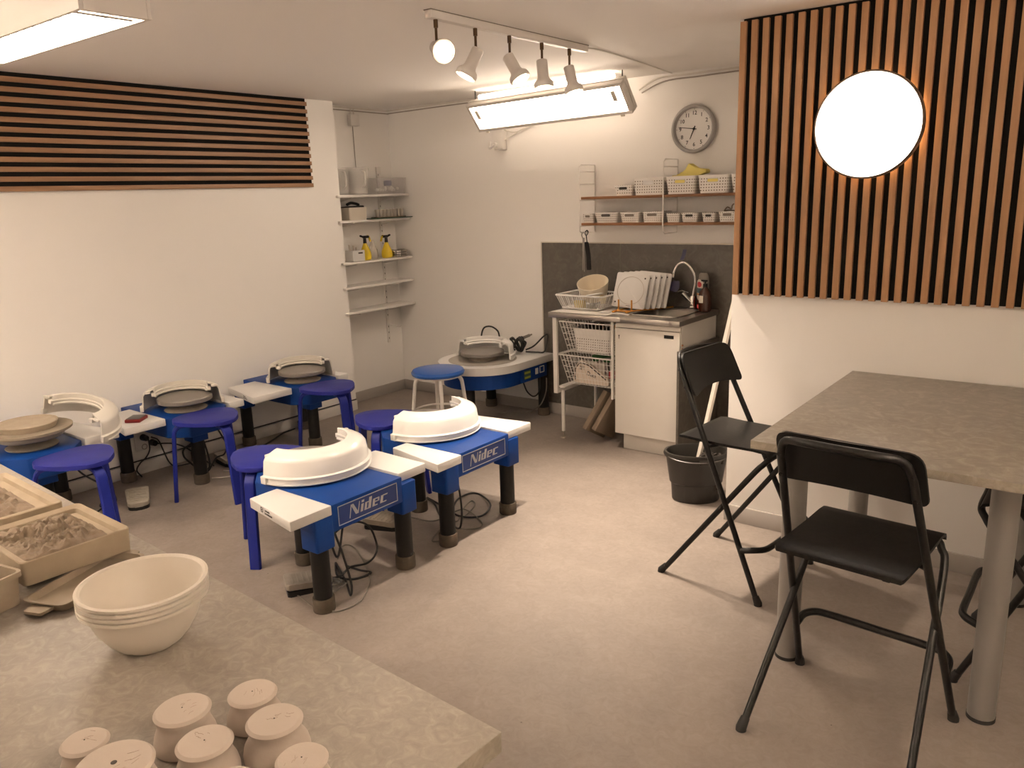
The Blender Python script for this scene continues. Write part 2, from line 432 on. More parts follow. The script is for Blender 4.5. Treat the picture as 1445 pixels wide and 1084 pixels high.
def tilted_fixture():
    # long box, tilted down towards the room, hung by its upper edge from two hooks
    p0 = Vector((-3.785, 4.49, 2.285)); p1 = Vector((-2.525, 4.45, 2.305))
    t = thing('tilted_light', 'long white fluorescent light box tilted down on hooks high on the back wall', 'ceiling light', p0)
    ux = (p1 - p0).normalized(); dn = Vector((0, .16, -.205)); dn = (dn - ux * dn.dot(ux)).normalized(); nz = ux.cross(dn)
    R = Matrix((ux, dn, nz)).transposed().to_4x4()          # local x along, y down the face, z up behind
    if nz.z < 0: nz = -nz; R = Matrix((ux, dn, nz)).transposed().to_4x4()
    L = (p1 - p0).length; W = .215; D = .07
    m = MB()
    for lo, hi in (((0, 0, -D), (L, .022, 0)), ((0, W - .022, -D), (L, W, 0)), ((0, .022, -D), (.022, W - .022, 0)), ((L - .022, .022, -D), (L, W - .022, 0)), ((0, 0, 0), (L, W, .006))):
        m.b2(lo, hi, .003)
    m.b2((-.004, -.004, -.03), (L + .004, 0, -.026)); m.b2((L, 0, -.03), (L + .004, W, -.026))
    m.xf(R).build('housing', FIXT, t)
    MB().b2((.022, .022, -D + .036), (L - .022, W - .022, -D + .05)).xf(R).build('diffuser', GLOW_B, t)
    m = MB()
    for x in (.05, L - .1):
        m.b2((x, .05, -D + .004), (x + .03, .12, -D + .012)); m.b2((x + .01, .2, -D + .004), (x + .035, .23, -D + .012))
    m.xf(R).build('tube_holder', mat('tube_holder', (.72, .66, .58), .4), t)
    MB().b2((.07, -.012, .012), (L - .09, .012, .032)).xf(R).build('uplight_tube', GLOW_U, t)
    for x in (.04, L - .03):
        a = R @ Vector((x, .01, .006)); z = ZC - p0.z
        MB().tube([a, a + Vector((0, 0, .02)), (a.x, a.y, z)], .004, 6).build('hook', BLKLEG, t)
    MB().tube([R @ Vector((L * .5, W - .02, .006)), R @ Vector((L * .5, W + .02, .01)), (L * .5, YB - p0.y, 2.12 - p0.z)], .006, 6).build('wall_stay', FIXT, t)
tilted_fixture()

def track():
    t = thing('track_light', 'white ceiling track with five small white spotlights on brass stems', 'spotlight track', (-2.275, 3.03, ZC))
    MB().b2((-.018, -.565, -.032), (.018, .575, 0), .003).build('rail', FIXT, t)
    m = MB(); m.b2((-.019, -.568, -.003), (.02, .578, 0)); m.build('rail_shadow_strip', mat('rail_shadow_tone', (.2, .17, .14), .6), t)  # solid dark strip paints in the shadow line between rail and ceiling
    right = Vector((.793, .608, -.03)); tow = Vector((.598, -.768, .0)); dn = Vector((0, 0, -1))
    spec = [(-.522, tow * .86 + dn * .25 + right * .30, .105, 6), (-.28, -right * .42 + dn * .8 + tow * .12, .10, 20), (-.047, right * .40 + dn * .76 + tow * .26, .10, 12), (.199, dn * .96 + right * .06 + tow * .12, .095, 84), (.43, right * .20 + dn * .90 + tow * .10, .10, 66)]
    for i, (y, d, st, watt) in enumerate(spec):
        d = d.normalized()
        m = MB(); m.cyl((0, y, -.032), (0, y, -.062), .009, seg=12); m.cyl((0, y, -.062), (0, y, -.032 - st), .0055, seg=10)
        s = m.build('stem', BRASS, t)
        o = Vector((0, y, -.032 - st))
        q = d.to_track_quat('Z', 'Y').to_matrix().to_4x4(); q.translation = o
        m = MB()
        m.lathe([(0, -.022), (.022, -.022), (.026, -.018), (.026, .055), (.030, .066), (.043, .078), (.0465, .09), (.0465, .104), (.0435, .104), (.043, .095), (.02, .085), (0, .085)], seg=28)
        h = m.xf(q).build('spot_head', FIXT, t)
        m = MB(); m.lathe([(0, .088), (.028, .088), (.033, .092), (.030, .096), (0, .098)], seg=28)
        m.xf(q).build('bulb', GLOW_S, h)
        L = bpy.data.lights.new('spot_beam', 'SPOT'); L.energy = watt; L.color = (1., .82, .65); L.spot_size = math.radians(74); L.spot_blend = .9; L.shadow_soft_size = .035
        lo = bpy.data.objects.new('spot_beam', L); COL.objects.link(lo); lo.parent = h
        lo.location = o + d * .115; lo.rotation_euler = (-d).to_track_quat('Z', 'Y').to_euler()
track()

# ------------------------------------------------------------------ slat panels, round lamp, clock
def slats_left():
    t = thing('slat_panel', 'panel of horizontal brown wood slats on black felt along the top of the left wall', 'wall panel', (XL, 3.84, 1.735))
    y0 = -4.6
    MB().b2((0, y0, .012), (.009, 0, ZC - 1.735)).build('backing', FELT, t)
    m = MB(); n = 12; p = .0508
    for i in range(n):
        m.b2((.009, y0, i * p), (.021, .006, i * p + .0265), .0012)
    m.build('slats', SLATH, t)
slats_left()
def slats_right():
    t = thing('slat_panel', 'panel of vertical brown wood slats on black felt behind the round lamp', 'wall panel', (-1.462, YP, 1.143))
    H = ZC - 1.143; n = 40; p = .0502
    MB().b2((.008, -.010, .004), (n * p - .01, 0, H)).build('backing', FELT, t)
    m = MB()
    for i in range(n):
        m.b2((i * p, -.030, 0), (i * p + .0262, -.010, H - .012), .0012)
    m.build('slats', SLATV, t)
slats_right()
def round_lamp():
    t = thing('round_wall_lamp', 'large round white glowing lamp with thin dark rim on the vertical slats', 'wall lamp', (-.893, YP - .031, 1.857), 0)
    R = RX(PI / 2).to_4x4()                                   # lathe z -> -y (towards the room)
    m = MB(); m.lathe([(.12, 0), (.14, 0), (.14, .045), (.12, .045)], close=False, seg=40); m.xf(R).build('standoff', LAMPRIM, t)
    m = MB(); m.lathe([(0, .036), (.200, .036), (.2085, .042), (.2085, .072), (.2055, .075), (.2015, .075), (.2005, .066), (.16, .05), (0, .05)], seg=96); m.xf(R).build('rim', LAMPRIM, t)
    m = MB(); m.lathe([(0, .066), (.2005, .066), (.2005, .071), (.19, .0725), (0, .0725)], seg=96); m.xf(R).build('diffuser', GLOW_R, t)
    m = MB(); m.lathe([(.158, .018), (.178, .018), (.178, .032), (.158, .032)], seg=64, close=True); m.xf(R).build('back_light', GLOW_H, t)
round_lamp()
def clock():
    t = thing('wall_clock', 'round grey wall clock with black hands and numerals on the back wall', 'clock', (-2.238, YB, 1.995))
    R = RX(PI / 2).to_4x4(); r = .147
    m = MB(); m.lathe([(0, 0), (r - .012, 0), (r - .003, .012), (r, .03), (r - .004, .045), (r - .012, .05), (r - .020, .047), (r - .023, .018), (0, .018)], seg=72)
    m.xf(R).build('case', GREYC, t)
    m = MB(); m.lathe([(0, .0185), (r - .0235, .0185), (r - .0235, .0195), (0, .0195)], seg=72); m.xf(R).build('dial', FACE, t)
    P = plane_xf((0, -.0197, 0), (1, 0, 0), (0, 0, 1))
    m = MB()
    for h in range(1, 13):
        a = PI / 2 - h * PI / 6
        Q = P @ Matrix.Translation((.094 * math.cos(a), .094 * math.sin(a), 0))
        text_mesh(m, str(h), .033, Q, .0004)
    m.build('numerals', INK, t)
    m = MB()
    for h in range(12):
        a = h * PI / 6; m.cyl(P @ Vector((.117 * math.cos(a), .117 * math.sin(a), 0)), P @ Vector((.117 * math.cos(a), .117 * math.sin(a), .0008)), .0022, seg=10)
    m.build('hour_dots', INK, t)
    def hand(name, ang, L, w, z):
        m = MB(); m.prism([(-w, -.018), (w, -.018), (w * .6, L), (-w * .6, L)], z, z + .0012); m.xf(P @ Matrix.Rotation(-ang, 4, 'Z')).build(name, INK, t)
    hand('hour_hand', math.radians(203), .066, .0035, .004); hand('minute_hand', math.radians(278), .105, .0026, .006)
    m = MB(); m.cyl(P @ Vector((0, 0, .003)), P @ Vector((0, 0, .0085)), .0075, seg=16); m.build('hub', INK, t)
clock()

# ------------------------------------------------------------------ wiring under the ceiling
def cable(name, label, pts, r, m, sm=6, cat='cable', group=None):
    o = MB().tube(pts, r, 6, smooth=sm).build(name, m); return tag(o, label, cat, group)
zc = ZC - .012
cable('ceiling_cable', 'white cable run under the ceiling along the alcove wall and the back wall', [(XN + .006, 4.12, zc), (XN + .006, 4.5, zc - .002), (XN + .008, 4.80, zc - .003), (XN + .03, YB - .006, zc), (-4.2, YB - .006, zc + .002), (-3.9, YB - .006, zc)], .005, CORDW)
cable('ceiling_cable', 'second white cable clipped just below the first in the alcove corner', [(XN + .006, 4.12, zc - .02), (XN + .006, 4.5, zc - .022), (XN + .008, 4.80, zc - .024), (XN + .03, YB - .006, zc - .022), (-4.2, YB - .006, zc - .016), (-3.9, YB - .006, zc - .018)], .004, mat('grey_cable', (.36, .32, .28), .6))
cable('ceiling_cable', 'white cable from the tilted light to the slatted wall under the ceiling', [(-2.62, YB - .03, 2.26), (-2.5, YB - .006, zc - .012), (-2.3, YB - .006, zc - .01), (-1.9, YB - .006, zc - .008), (XP + .0, YB - .006, zc - .006)], .006, CORDW)
cable('ceiling_cable', 'thin white cable below it from the tilted light to the slatted wall', [(-2.6, YB - .03, 2.24), (-2.45, YB - .006, zc - .034), (-2.2, YB - .006, zc - .03), (-1.9, YB - .006, zc - .026), (XP, YB - .006, zc - .024)], .0045, mat('grey_cable', (.36, .32, .28), .6))
cable('track_cable', 'thin white cable from the spotlight track across the ceiling to the back wall', [(-2.275, 3.612, ZC - .01), (-2.28, 3.75, ZC - .004), (-2.31, 4.1, ZC - .004), (-2.36, 4.5, ZC - .004), (-2.40, YB - .01, ZC - .006)], .004, CORDW)
def junction():
    t = thing('junction_box', 'small white junction box with a cable drop high in the alcove', 'junction box', (XN, 4.425, 2.238))
    m = MB().box((.022, 0, 0), (.044, .088, .088), .005); m.cyl((.044, .01, 0), (.0455, .01, 0), .004, seg=10); m.build('box', SHELFW, t)
    m = MB(); m.tube([(.006, -.012, .044), (.006, -.012, .09)], .004, 6); m.tube([(.006, .02, .044), (.006, .02, .09)], .004, 6); m.build('feed_cable', CORDW, t)
    m = MB(); m.tube([(.006, 0, -.044), (.006, .003, -.36)], .003, 6); m.build('drop_cable', mat('grey_cable', (.36, .32, .28), .6), t)
junction()
tag(MB().box((0, 0, 0), (.012, .05, .06), .003).build('wall_switch', SHELFW, loc=(XN + .006, 4.665, 1.86)), 'small white wall switch above the clear box in the alcove', 'switch')
def wall_socket():
    t = thing('wall_socket', 'white socket box with a plugged cable under the tilted light', 'socket', (-3.765, YB, 2.035))
    MB().box((0, -.03, 0), (.082, .06, .165), .01).build('box', SHELFW, t)
    m = MB(); m.cyl((-.018, -.06, -.045), (-.018, -.085, -.045), .019, seg=18); m.tube([(-.018, -.085, -.045), (-.05, -.09, -.065), (-.066, -.075, -.055), (-.07, -.06, -.02)], .009, 8, smooth=4); m.build('plug', SHELFW, t)
    m = MB(); m.tube([(.04, -.03, .06), (.12, -.02, .04), (.2, -.02, .055), (.3, -.02, .1), (.36, -.03, .13)], .004, 6, smooth=5)
    m.tube([(.04, -.03, -.01), (.1, -.02, .015), (.2, -.02, .06), (.26, -.02, .07), (.34, -.03, .12)], .004, 6, smooth=5); m.build('cable', CORDW, t)
wall_socket()

# ------------------------------------------------------------------ alcove shelves and what stands on them
def alcove_shelves():
    t = thing('alcove_shelving', 'white five-tier wall shelving on slotted rails in the alcove', 'shelving', (XN, 4.46, 0))
    for y in (-.255, .195):
        m = MB(); m.b2((0, y - .011, .44), (.013, y + .011, 1.86)); m.mi = 1
        for k in range(28):
            z = .47 + k * .05
            if z < 1.84: m.b2((.0128, y - .003, z), (.0134, y + .003, z + .014))
        m.build('rail', (SHELFW, DARK), t)
    for i, z in enumerate(AZ):
        s = MB().b2((.014, -.40, z - .018), (.197, .352, z - .0005), .003).build('shelf', SHELFW, t)
        for y in (-.255, .195):
            m = MB(); m.prism([(.013, z - .019), (.185, z - .019), (.185, z - .027), (.013, z - .055)], y - .004, y + .004)
            m.xf(Matrix(((1, 0, 0, 0), (0, 0, 1, 0), (0, 1, 0, 0), (0, 0, 0, 1)))).build('bracket', SHELFW, s)
    m = MB(); m.b2((.0, .19, .60), (.014, .2, .66)); m.tube([(.01, .195, .60), (.15, .195, .585), (.165, .195, .596)], .005, 6); m.build('spare_bracket', SHELFW, t)
AZ = (.780, .976, 1.166, 1.482, 1.672)
alcove_shelves()
def pitcher(loc, r, h, label):
    t = thing('plastic_pitcher', label, 'pitcher', loc, 1.0, 'clear pitchers on the top alcove shelf')
    m = MB(); m.lathe([(0, 0), (r * .86, 0), (r * .9, .01), (r, h - .03), (r * 1.06, h - .02), (r * 1.06, h), (r * 1.03, h), (r * .97, h - .03), (r * .87, .012), (0, .012)], seg=32)
    m.build('jug', mat('jug_plastic', (.80, .77, .73), .15, alpha=.30), t)
    MB().tube([(r * .3, -r * .95, h * .86), (r * .45, -r * 1.35, h * .8), (r * .45, -r * 1.35, h * .4), (r * .3, -r * .9, h * .26)], .007, 8, smooth=5).build('handle', mat('jug_handle', (.72, .69, .65), .2, alpha=.6), t)
pitcher((XN + .10, 4.165, AZ[4]), .075, .20, 'clear plastic pitcher at the wall end of the top alcove shelf')
pitcher((XN + .105, 4.345, AZ[4]), .085, .205, 'wide clear plastic pitcher beside the clear tool box')
def clear_box():
    t = thing('storage_box', 'clear plastic storage box filled with white parts on the top alcove shelf', 'storage box', (XN + .105, 4.64, AZ[4]))
    lo = rp([(-.075, -.155), (.075, -.155), (.075, .155), (-.075, .155)], .02); hi = [(x * 1.1, y * 1.07) for x, y in lo]
    m = MB(); m.ring_sweep([[(x, y, .0) for x, y in lo], [(x, y, .125) for x, y in hi], [(x * 1.03, y * 1.02, .127) for x, y in hi], [(x * .97, y * .985, .125) for x, y in hi], [(x * .96, y * .975, .003) for x, y in lo]], caps=True)
    m.build('box', mat('cloudy_plastic', (.80, .77, .75), .2, alpha=.22), t)
    random.seed(3)
    for k in range(9):
        mm = random.choice((WHITE, WHITE, OFFW, SHELFW)); y = -.12 + k * .029
        s = .011 + random.random() * .007
        m = MB().box((0, 0, 0), (s * 1.5, s * 1.6, s * (1.4 + random.random())), .004)
        tag(m.build('plastic_part', mm, loc=(XN + .105 + random.uniform(-.03, .03), 4.64 + y, AZ[4] + .004 + .02 + random.random() * .02), rot=(random.random() * .6, random.random() * .5, random.random() * 3)), 'small white plastic part among others in the clear storage box', 'part', 'parts in the clear storage box')
    tag(MB().lathe([(0, 0), (.03, 0), (.034, .02), (.03, .04), (0, .044)], seg=18).build('blue_lid', mat('blue_lid', (.03, .04, .16), .4), loc=(XN + .10, 4.67, AZ[4] + .066)), 'dark blue cap on top of the parts in the clear storage box', 'cap')
clear_box()
def beige_box():
    t = thing('food_container', 'beige plastic container heaped with black tools on the second alcove shelf', 'container', (XN + .11, 4.265, AZ[3]))
    lo = rp([(-.07, -.085), (.07, -.085), (.07, .085), (-.07, .085)], .018); hi = [(x * 1.07, y * 1.07) for x, y in lo]
    MB().ring_sweep([[(x, y, 0) for x, y in lo], [(x, y, .095) for x, y in hi], [(x * .95, y * .95, .095) for x, y in hi], [(x * .93, y * .93, .01) for x, y in lo]]).build('container', BEIGE, t)
    o = MB().box((0, 0, 0), (.12, .15, .02), .008).build('black_tray', BLKLEG, loc=(XN + .11, 4.265, AZ[3] + .095), rot=(.05, 0, 0)); tag(o, 'black tray lying in the top of the beige container', 'tray')
    o = MB().tube([(0, -.06, 0), (0, -.02, .012), (0, .03, .006), (0, .06, -.004)], .011, 8, smooth=5).build('black_tool', BLKLEG, loc=(XN + .12, 4.265, AZ[3] + .1175)); tag(o, 'black handled tool on top of the beige container', 'tool')
beige_box()
tag(MB().b2((-.10, -.23, 0), (.10, .23, .006)).build('glass_sheet', GLASSG, loc=(XN + .117, 4.587, AZ[3] + .0005)), 'sheet of glass with dark green edge on the second alcove shelf', 'glass sheet')
def cup_rack():
    o = MB().box((0, 0, .003), (.09, .31, .006), .002).build('cup_tray', mat('brown_tray', (.20, .14, .09), .6), loc=(XN + .12, 4.64, AZ[3] + .0068)); tag(o, 'thin brown tray under the row of clear cups', 'tray')
    for k in range(8):
        m = MB(); m.lathe([(0, 0), (.016, 0), (.018, .058), (.0155, .058), (.014, .004), (0, .004)], seg=16)
        tag(m.build('clear_cup', mat('cup_plastic', (.62, .57, .50), .15, alpha=.55), loc=(XN + .13, 4.505 + k * .0385, AZ[3] + .0132)), 'small clear cup in a row on the second alcove shelf', 'cup', 'row of clear cups')
cup_rack()
def sprayer(loc, rz, label, tall=1., bm=None):
    t = thing('spray_bottle', label, 'spray bottle', loc, rz)
    m = MB(); k = tall
    m.lathe([(0, 0), (.036, 0), (.043, .008), (.045, .03 * k), (.042, .055 * k), (.028, .09 * k), (.018, .112 * k), (.014, .125 * k), (0, .125 * k)], seg=28); m.build('bottle', bm or YEL, t)
    m = MB(); m.cyl((0, 0, .12 * k), (0, 0, .162 * k), .0145, .012, 16); m.box((-.012, 0, .172 * k), (.06, .022, .02), .005); m.box((.03, 0, .177 * k), (.035, .016, .014), .004, RY(-.35)); m.build('spray_head', BLKLEG, t)
    MB().strap([(-.03, 0, .182 * k), (-.047, 0, .166 * k), (-.058, 0, .135 * k)], .016, .009, (0, 1, 0)).build('trigger', YEL, t)
sprayer((XN + .13, 4.352, AZ[2]), -PI / 2, 'yellow spray bottle with black head next to the small white crate', 1.05)
sprayer((XN + .13, 4.583, AZ[2]), PI / 2, 'rounder yellow spray bottle with black head beside the metal rings', 1.0)
m = MB(); m.lathe([(0, 0), (.04, 0), (.045, .02), (.04, .07), (.02, .11), (.014, .14), (.010, .15), (0, .15)], seg=24)
tag(m.build('clear_bottle', mat('clear_bottle', (.72, .68, .62), .2, alpha=.45), loc=(XN + .09, 4.465, AZ[2])), 'clear empty bottle between the two yellow spray bottles', 'bottle')
def crate():
    t = thing('small_crate', 'small white crate of tools at the wall end of the third alcove shelf', 'crate', (XN + .14, 4.232, AZ[2]))
    m = MB(); 
    for lo, hi in (((-.045, -.06, 0), (.045, .06, .004)), ((-.045, -.06, 0), (-.041, .06, .085)), ((.041, -.06, 0), (.045, .06, .085)), ((-.041, -.06, 0), (.041, -.056, .085)), ((-.041, .056, 0), (.041, .06, .085))): m.b2(lo, hi)
    m.build('box', WHITE, t)
    MB().b2((.0445, -.005, .058), (.0458, .04, .07)).build('handle_slot', DARK, t)
    for k, (y, h) in enumerate(((-.03, .13), (0, .12), (.02, .105))):
        tag(MB().cyl((XN + .13, 4.232 + y, AZ[2] + .005), (XN + .125, 4.232 + y * 1.4, AZ[2] + h), .006, seg=8).build('pale_tool', mat('pale_tool', (.55, .48, .40), .5)), 'pale tool handle standing in the small white crate', 'tool', 'tools in the small white crate')
crate()
for k in range(3):
    m = MB(); r = .088; m.lathe([(r - .016, 0), (r - .004, 0), (r, .004), (r, .014), (r - .004, .018), (r - .016, .018), (r - .02, .009)], seg=44, close=True)
    tag(m.build('metal_ring', mat('ring_metal', (.42, .40, .37), .15, .95), loc=(XN + .11, 4.715, AZ[2] + .0005 + k * .0185)), ('lowest', 'middle', 'topmost')[k] + ' of the three stacked shiny metal rings in the alcove', 'ring', 'stacked metal rings')

# ------------------------------------------------------------------ string shelves with lattice baskets
SX0, SX1 = -2.965, XP - .004
ZS = (1.432, 1.603)
def string_shelf():
    t = thing('wall_shelf', 'wall shelf with two brown wood boards on white wire ladders above the sink', 'shelf', (0, 0, 0))
    for z, n in zip(ZS, ('lower', 'upper')):
        MB().b2((SX0, 4.625, z - .017), (SX1, 4.805, z), .002).build('shelf_board', OAK, t)
    for x, z0, z1 in ((-2.972, 1.365, 1.812), (-2.352, 1.362, 1.818)):
        m = MB(); r = .0045; c = .015
        m.tube([(x, YB - .008, z0), (x, 4.625 + c, z0), (x, 4.615, z0 + c), (x, 4.615, z1 - c), (x, 4.625 + c, z1), (x, YB - .008, z1)], r, 8, closed=True)
        for z in ([ZS[0] - .022, ZS[1] - .022] + [z1 - .045, z1 - .125]):
            m.tube([(x, 4.615, z), (x, YB - .008, z)], .0035, 6)
        m.build('wire_ladder', WIRE, t)
string_shelf()
def basket(x0, x1, z, h, y0, d, label, group, mt, hole=True, fill=None, w=None):
    wx = x1 - x0; t = thing('lattice_basket', label, 'basket', ((x0 + x1) / 2, y0 + d / 2, z + .0006), 0, group)
    k = .88
    lo = rp([(-wx / 2 * k, -d / 2 * k), (wx / 2 * k, -d / 2 * k), (wx / 2 * k, d / 2 * k), (-wx / 2 * k, d / 2 * k)], min(wx, d) * .13)
    hi = [(a / k, b / k) for a, b in lo]; th = .0035
    inn = lambda P, s: [(a * (1 - 2 * s / wx), b * (1 - 2 * s / d)) for a, b in P]
    L = lambda P, z: [(a, b, z) for a, b in P]
    MB().ring_sweep([L(lo, 0), L(hi, h - .006), L([(a * 1.02, b * 1.02) for a, b in hi], h - .004), L([(a * 1.02, b * 1.02) for a, b in hi], h), L(inn(hi, th), h), L(inn(lo, th), .005)]).build('basket', mt, t)
    if hole:
        hw, hh = min(.036, wx * .25), min(.011, h * .16); zz = h * .70
        yy = -d / 2 * (k + (1 - k) * zz / h) - .0012
        P = rp([(-hw, -hh), (hw, -hh), (hw, hh), (-hw, hh)], hh * .95)
        T = plane_xf((0, yy, zz), (1, 0, 0), (0, -.05, 1))
        m = MB(); m.prism(P, -.002, .0004); m.xf(T).build('handle_opening', fill or DARK, t)
        P2 = [(a * 1.0, b * 1.0, .0006) for a, b in P]
        m = MB(); m.tube([T @ Vector(p) for p in P2], .0022, 6, closed=True); m.build('handle_rim', WHITE, t)
    return t
G = 'white baskets on the upper wall board'
UB = [(-2.712, -2.585, .066, DARK, 'smallest white lattice basket, at the left end of the upper wall board'),
      (-2.578, -2.362, .108, WHITE, 'large white lattice basket left of the wire ladder on the upper board'),
      (-2.348, -2.150, .108, YELC, 'large white lattice basket just right of the wire ladder, yellow cloth in it'),
      (-2.134, -1.936, .108, YELC, 'large white lattice basket with yellow showing in its handle, third large one along'),
      (-1.924, -1.73, .108, WHITE, 'white lattice basket on the upper board half hidden by the slatted wall')]
for x0, x1, h, f, lb in UB: basket(x0, x1, ZS[1], h, 4.633, .15, lb, G, BASK, True, f)
G = 'small white baskets on the lower wall board'
LBS = [(-2.962, -2.880, .060, 'small white basket at the wire ladder end of the lower board'), (-2.868, -2.690, .068, 'wide white basket second from the left on the lower board'),
       (-2.674, -2.530, .066, 'white basket third from the left on the lower board'), (-2.512, -2.368, .068, 'white basket fourth from the left on the lower board with long handle opening'),
       (-2.340, -2.250, .056, 'small white basket just right of the wire ladder on the lower board'), (-2.238, -2.130, .058, 'small white basket sixth along the lower board, round dark opening'),
       (-2.100, -2.016, .056, 'small white basket with dark handle opening, seventh along the lower board'), (-1.996, -1.88, .062, 'white basket nearest the slatted wall on the lower board')]
for i, (x0, x1, h, lb) in enumerate(LBS): basket(x0, x1, ZS[0], h, 4.633, .145, lb, G, BASKS, i != 4, mat('grey_hollow', (.20, .17, .14), .7) if i in (0, 2, 3, 7) else DARK)
def cloth(name, pts, m, label, cat, th=.004, **k):
    o = MB()
    n = len(pts)
    o.prism(pts, -th / 2, th / 2); return tag(o.build(name, m, **k), label, cat)
m = MB(); P = rp([(-.115, .098), (-.07, .104), (-.055, .118), (-.028, .124), (.0, .172), (.05, .140), (.115, .132), (.118, .112), (.06, .096)], .008, 3)
m.prism(P, -.03, .03, .004); m.xf(Matrix(((1, 0, 0, 0), (0, 0, -1, 0), (0, 1, 0, 0), (0, 0, 0, 1))))
tag(m.build('yellow_cloth', YELC, loc=(-2.215, 4.71, ZS[1] + .012)), 'yellow cleaning cloth heaped on a large basket by the wire ladder', 'cloth')
m = MB(); m.tube([(0, 0, 0), (.02, 0, .022), (.045, 0, .01), (.05, 0, .03), (.06, 0, .042)], .004, 6, smooth=4); m.tube([(0, 0, 0), (.03, 0, .004), (.07, 0, 0)], .004, 6)
tag(m.build('brown_clip', BRICK, loc=(-1.985, 4.70, ZS[0] + .064)), 'small brown clip lying on the basket nearest the slatted wall', 'clip')
# tools hanging from the ladder's foot
def hanging_tools():
    t = thing('hanging_tool', 'black tongs hanging from the wire ladder over the dish rack', 'tool', (-2.966, 4.70, 1.352))
    m = MB(); m.tube([(0, 0, .028), (.012, -.008, .012), (0, -.012, -.006), (-.012, -.008, .012)], .004, 6, closed=True, smooth=3)
    m.tube([(0, -.012, -.006), (.006, -.012, -.05)], .004, 6); m.build('loop', BLKLEG, t)
    m = MB(); m.prism(rp([(-.012, -.05), (.014, -.05), (.03, -.13), (.036, -.24), (.005, -.24), (.004, -.15)], .006), -.006, .006)
    m.xf(plane_xf((0, -.012, 0), (1, 0, 0), (0, 0, 1))).build('blade', BLKLEG, t)
    t = thing('hanging_tool', 'grey metal tool hanging beside the black tongs under the wall shelf', 'tool', (-2.974, 4.66, 1.352))
    m = MB(); m.tube([(-.006, 0, .012), (-.012, 0, -.002), (0, 0, -.03), (0, 0, -.10), (-.004, 0, -.24)], .004, 6); m.build('shaft', STEEL, t)
    m = MB(); m.strap([(.004, 0, -.02), (.002, 0, -.11)], .016, .005, (1, 0, 0)); m.tube([(.008, 0, -.11), (.009, 0, -.25)], .0045, 6); m.build('grip', PIPE, t)
hanging_tools()

# ------------------------------------------------------------------ kitchen counter
KX0, KX1, KY0, KY1, KZ = -2.985, -2.045, 4.24, YB - .014, .878
def counter():
    t = thing('sink_counter', 'stainless steel counter top with inset sink and chrome tap over the cabinet', 'counter', (0, 0, 0))
    sx0, sx1, sy0, sy1 = -2.445, -2.115, 4.36, 4.70
    m = MB(); z0 = KZ - .034
    m.b2((KX0, KY0, z0), (sx0, KY1, KZ - .0006), .003); m.b2((sx1, KY0, z0), (KX1, KY1, KZ - .0006), .003)
    m.b2((sx0 - .002, KY0, z0), (sx1 + .002, sy0, KZ - .0006), .003); m.b2((sx0 - .002, sy1, z0), (sx1 + .002, KY1, KZ - .0006), .003)
    m.build('worktop', STEEL, t)
    lo = rp([(sx0 + .03, sy0 + .03), (sx1 - .03, sy0 + .03), (sx1 - .03, sy1 - .03), (sx0 + .03, sy1 - .03)], .05); hi = rp([(sx0, sy0), (sx1, sy0), (sx1, sy1), (sx0, sy1)], .05)
    m = MB(); m.ring_sweep([[(a, b, KZ - .15) for a, b in lo], [(a, b, KZ + .001) for a, b in hi]], caps=False); m.bm.faces.new([m.bm.verts.new((a, b, KZ - .15)) for a, b in lo])
    m.build('sink_bowl', mat('sink_steel', (.16, .145, .125), .3, .85), t)
    m = MB(); m.tube([(a, b, KZ + .001) for a, b in hi], .004, 6, closed=True); m.build('sink_rim', STEEL, t)
counter()
def tap():
    t = thing('kitchen_tap', 'chrome swan-neck tap at the back of the sink', 'tap', (-2.205, 4.755, KZ))
    m = MB(); m.lathe([(0, 0), (.026, 0), (.026, .012), (.02, .02), (.02, .075), (.017, .085), (0, .085)], seg=24); m.cyl((0, -.005, .035), (-.06, -.03, .10), .013, .018, 14); m.build('body', CHROME, t)
    MB().tube([(.0, 0, .08), (.015, 0, .16), (.012, -.005, .22), (-.02, -.012, .275), (-.06, -.016, .298), (-.098, -.02, .28), (-.122, -.022, .235), (-.128, -.024, .20)], .0095, 12, smooth=6).build('spout', CHROME, t)
    MB().strap([(-.02, -.01, .105), (-.06, -.02, .118), (-.085, -.03, .112)], .022, .008, (0, 1, .2)).build('lever', CHROME, t)
tap()
tag(MB().strap([(-2.276, 4.735, KZ + .314), (-2.262, 4.733, KZ + .345), (-2.254, 4.731, KZ + .38)], .024, .006, (.8, .3, 0), smooth=4).build('purple_scraper', PURP), 'purple rubber scraper standing on top of the tap spout', 'scraper')
o = MB(); o.prism(rp([(-.03, -.035), (.012, -.045), (.034, -.01), (.03, .03), (-.02, .025)], .01), -.003, .003)
tag(o.xf(plane_xf((-2.317, 4.722, KZ + .150), (1, .15, 0), (0, 0, 1))).build('purple_scraper', PURP), 'purple rubber scraper hanging from the mouth of the tap', 'scraper')
m = MB(); m.tube([(-2.322, 4.722, KZ + .186), (-2.318, 4.722, KZ + .178)], .003, 6); 
tag(m.build('scraper_string', PURP), 'short loop holding the lower purple scraper on the tap', 'string')
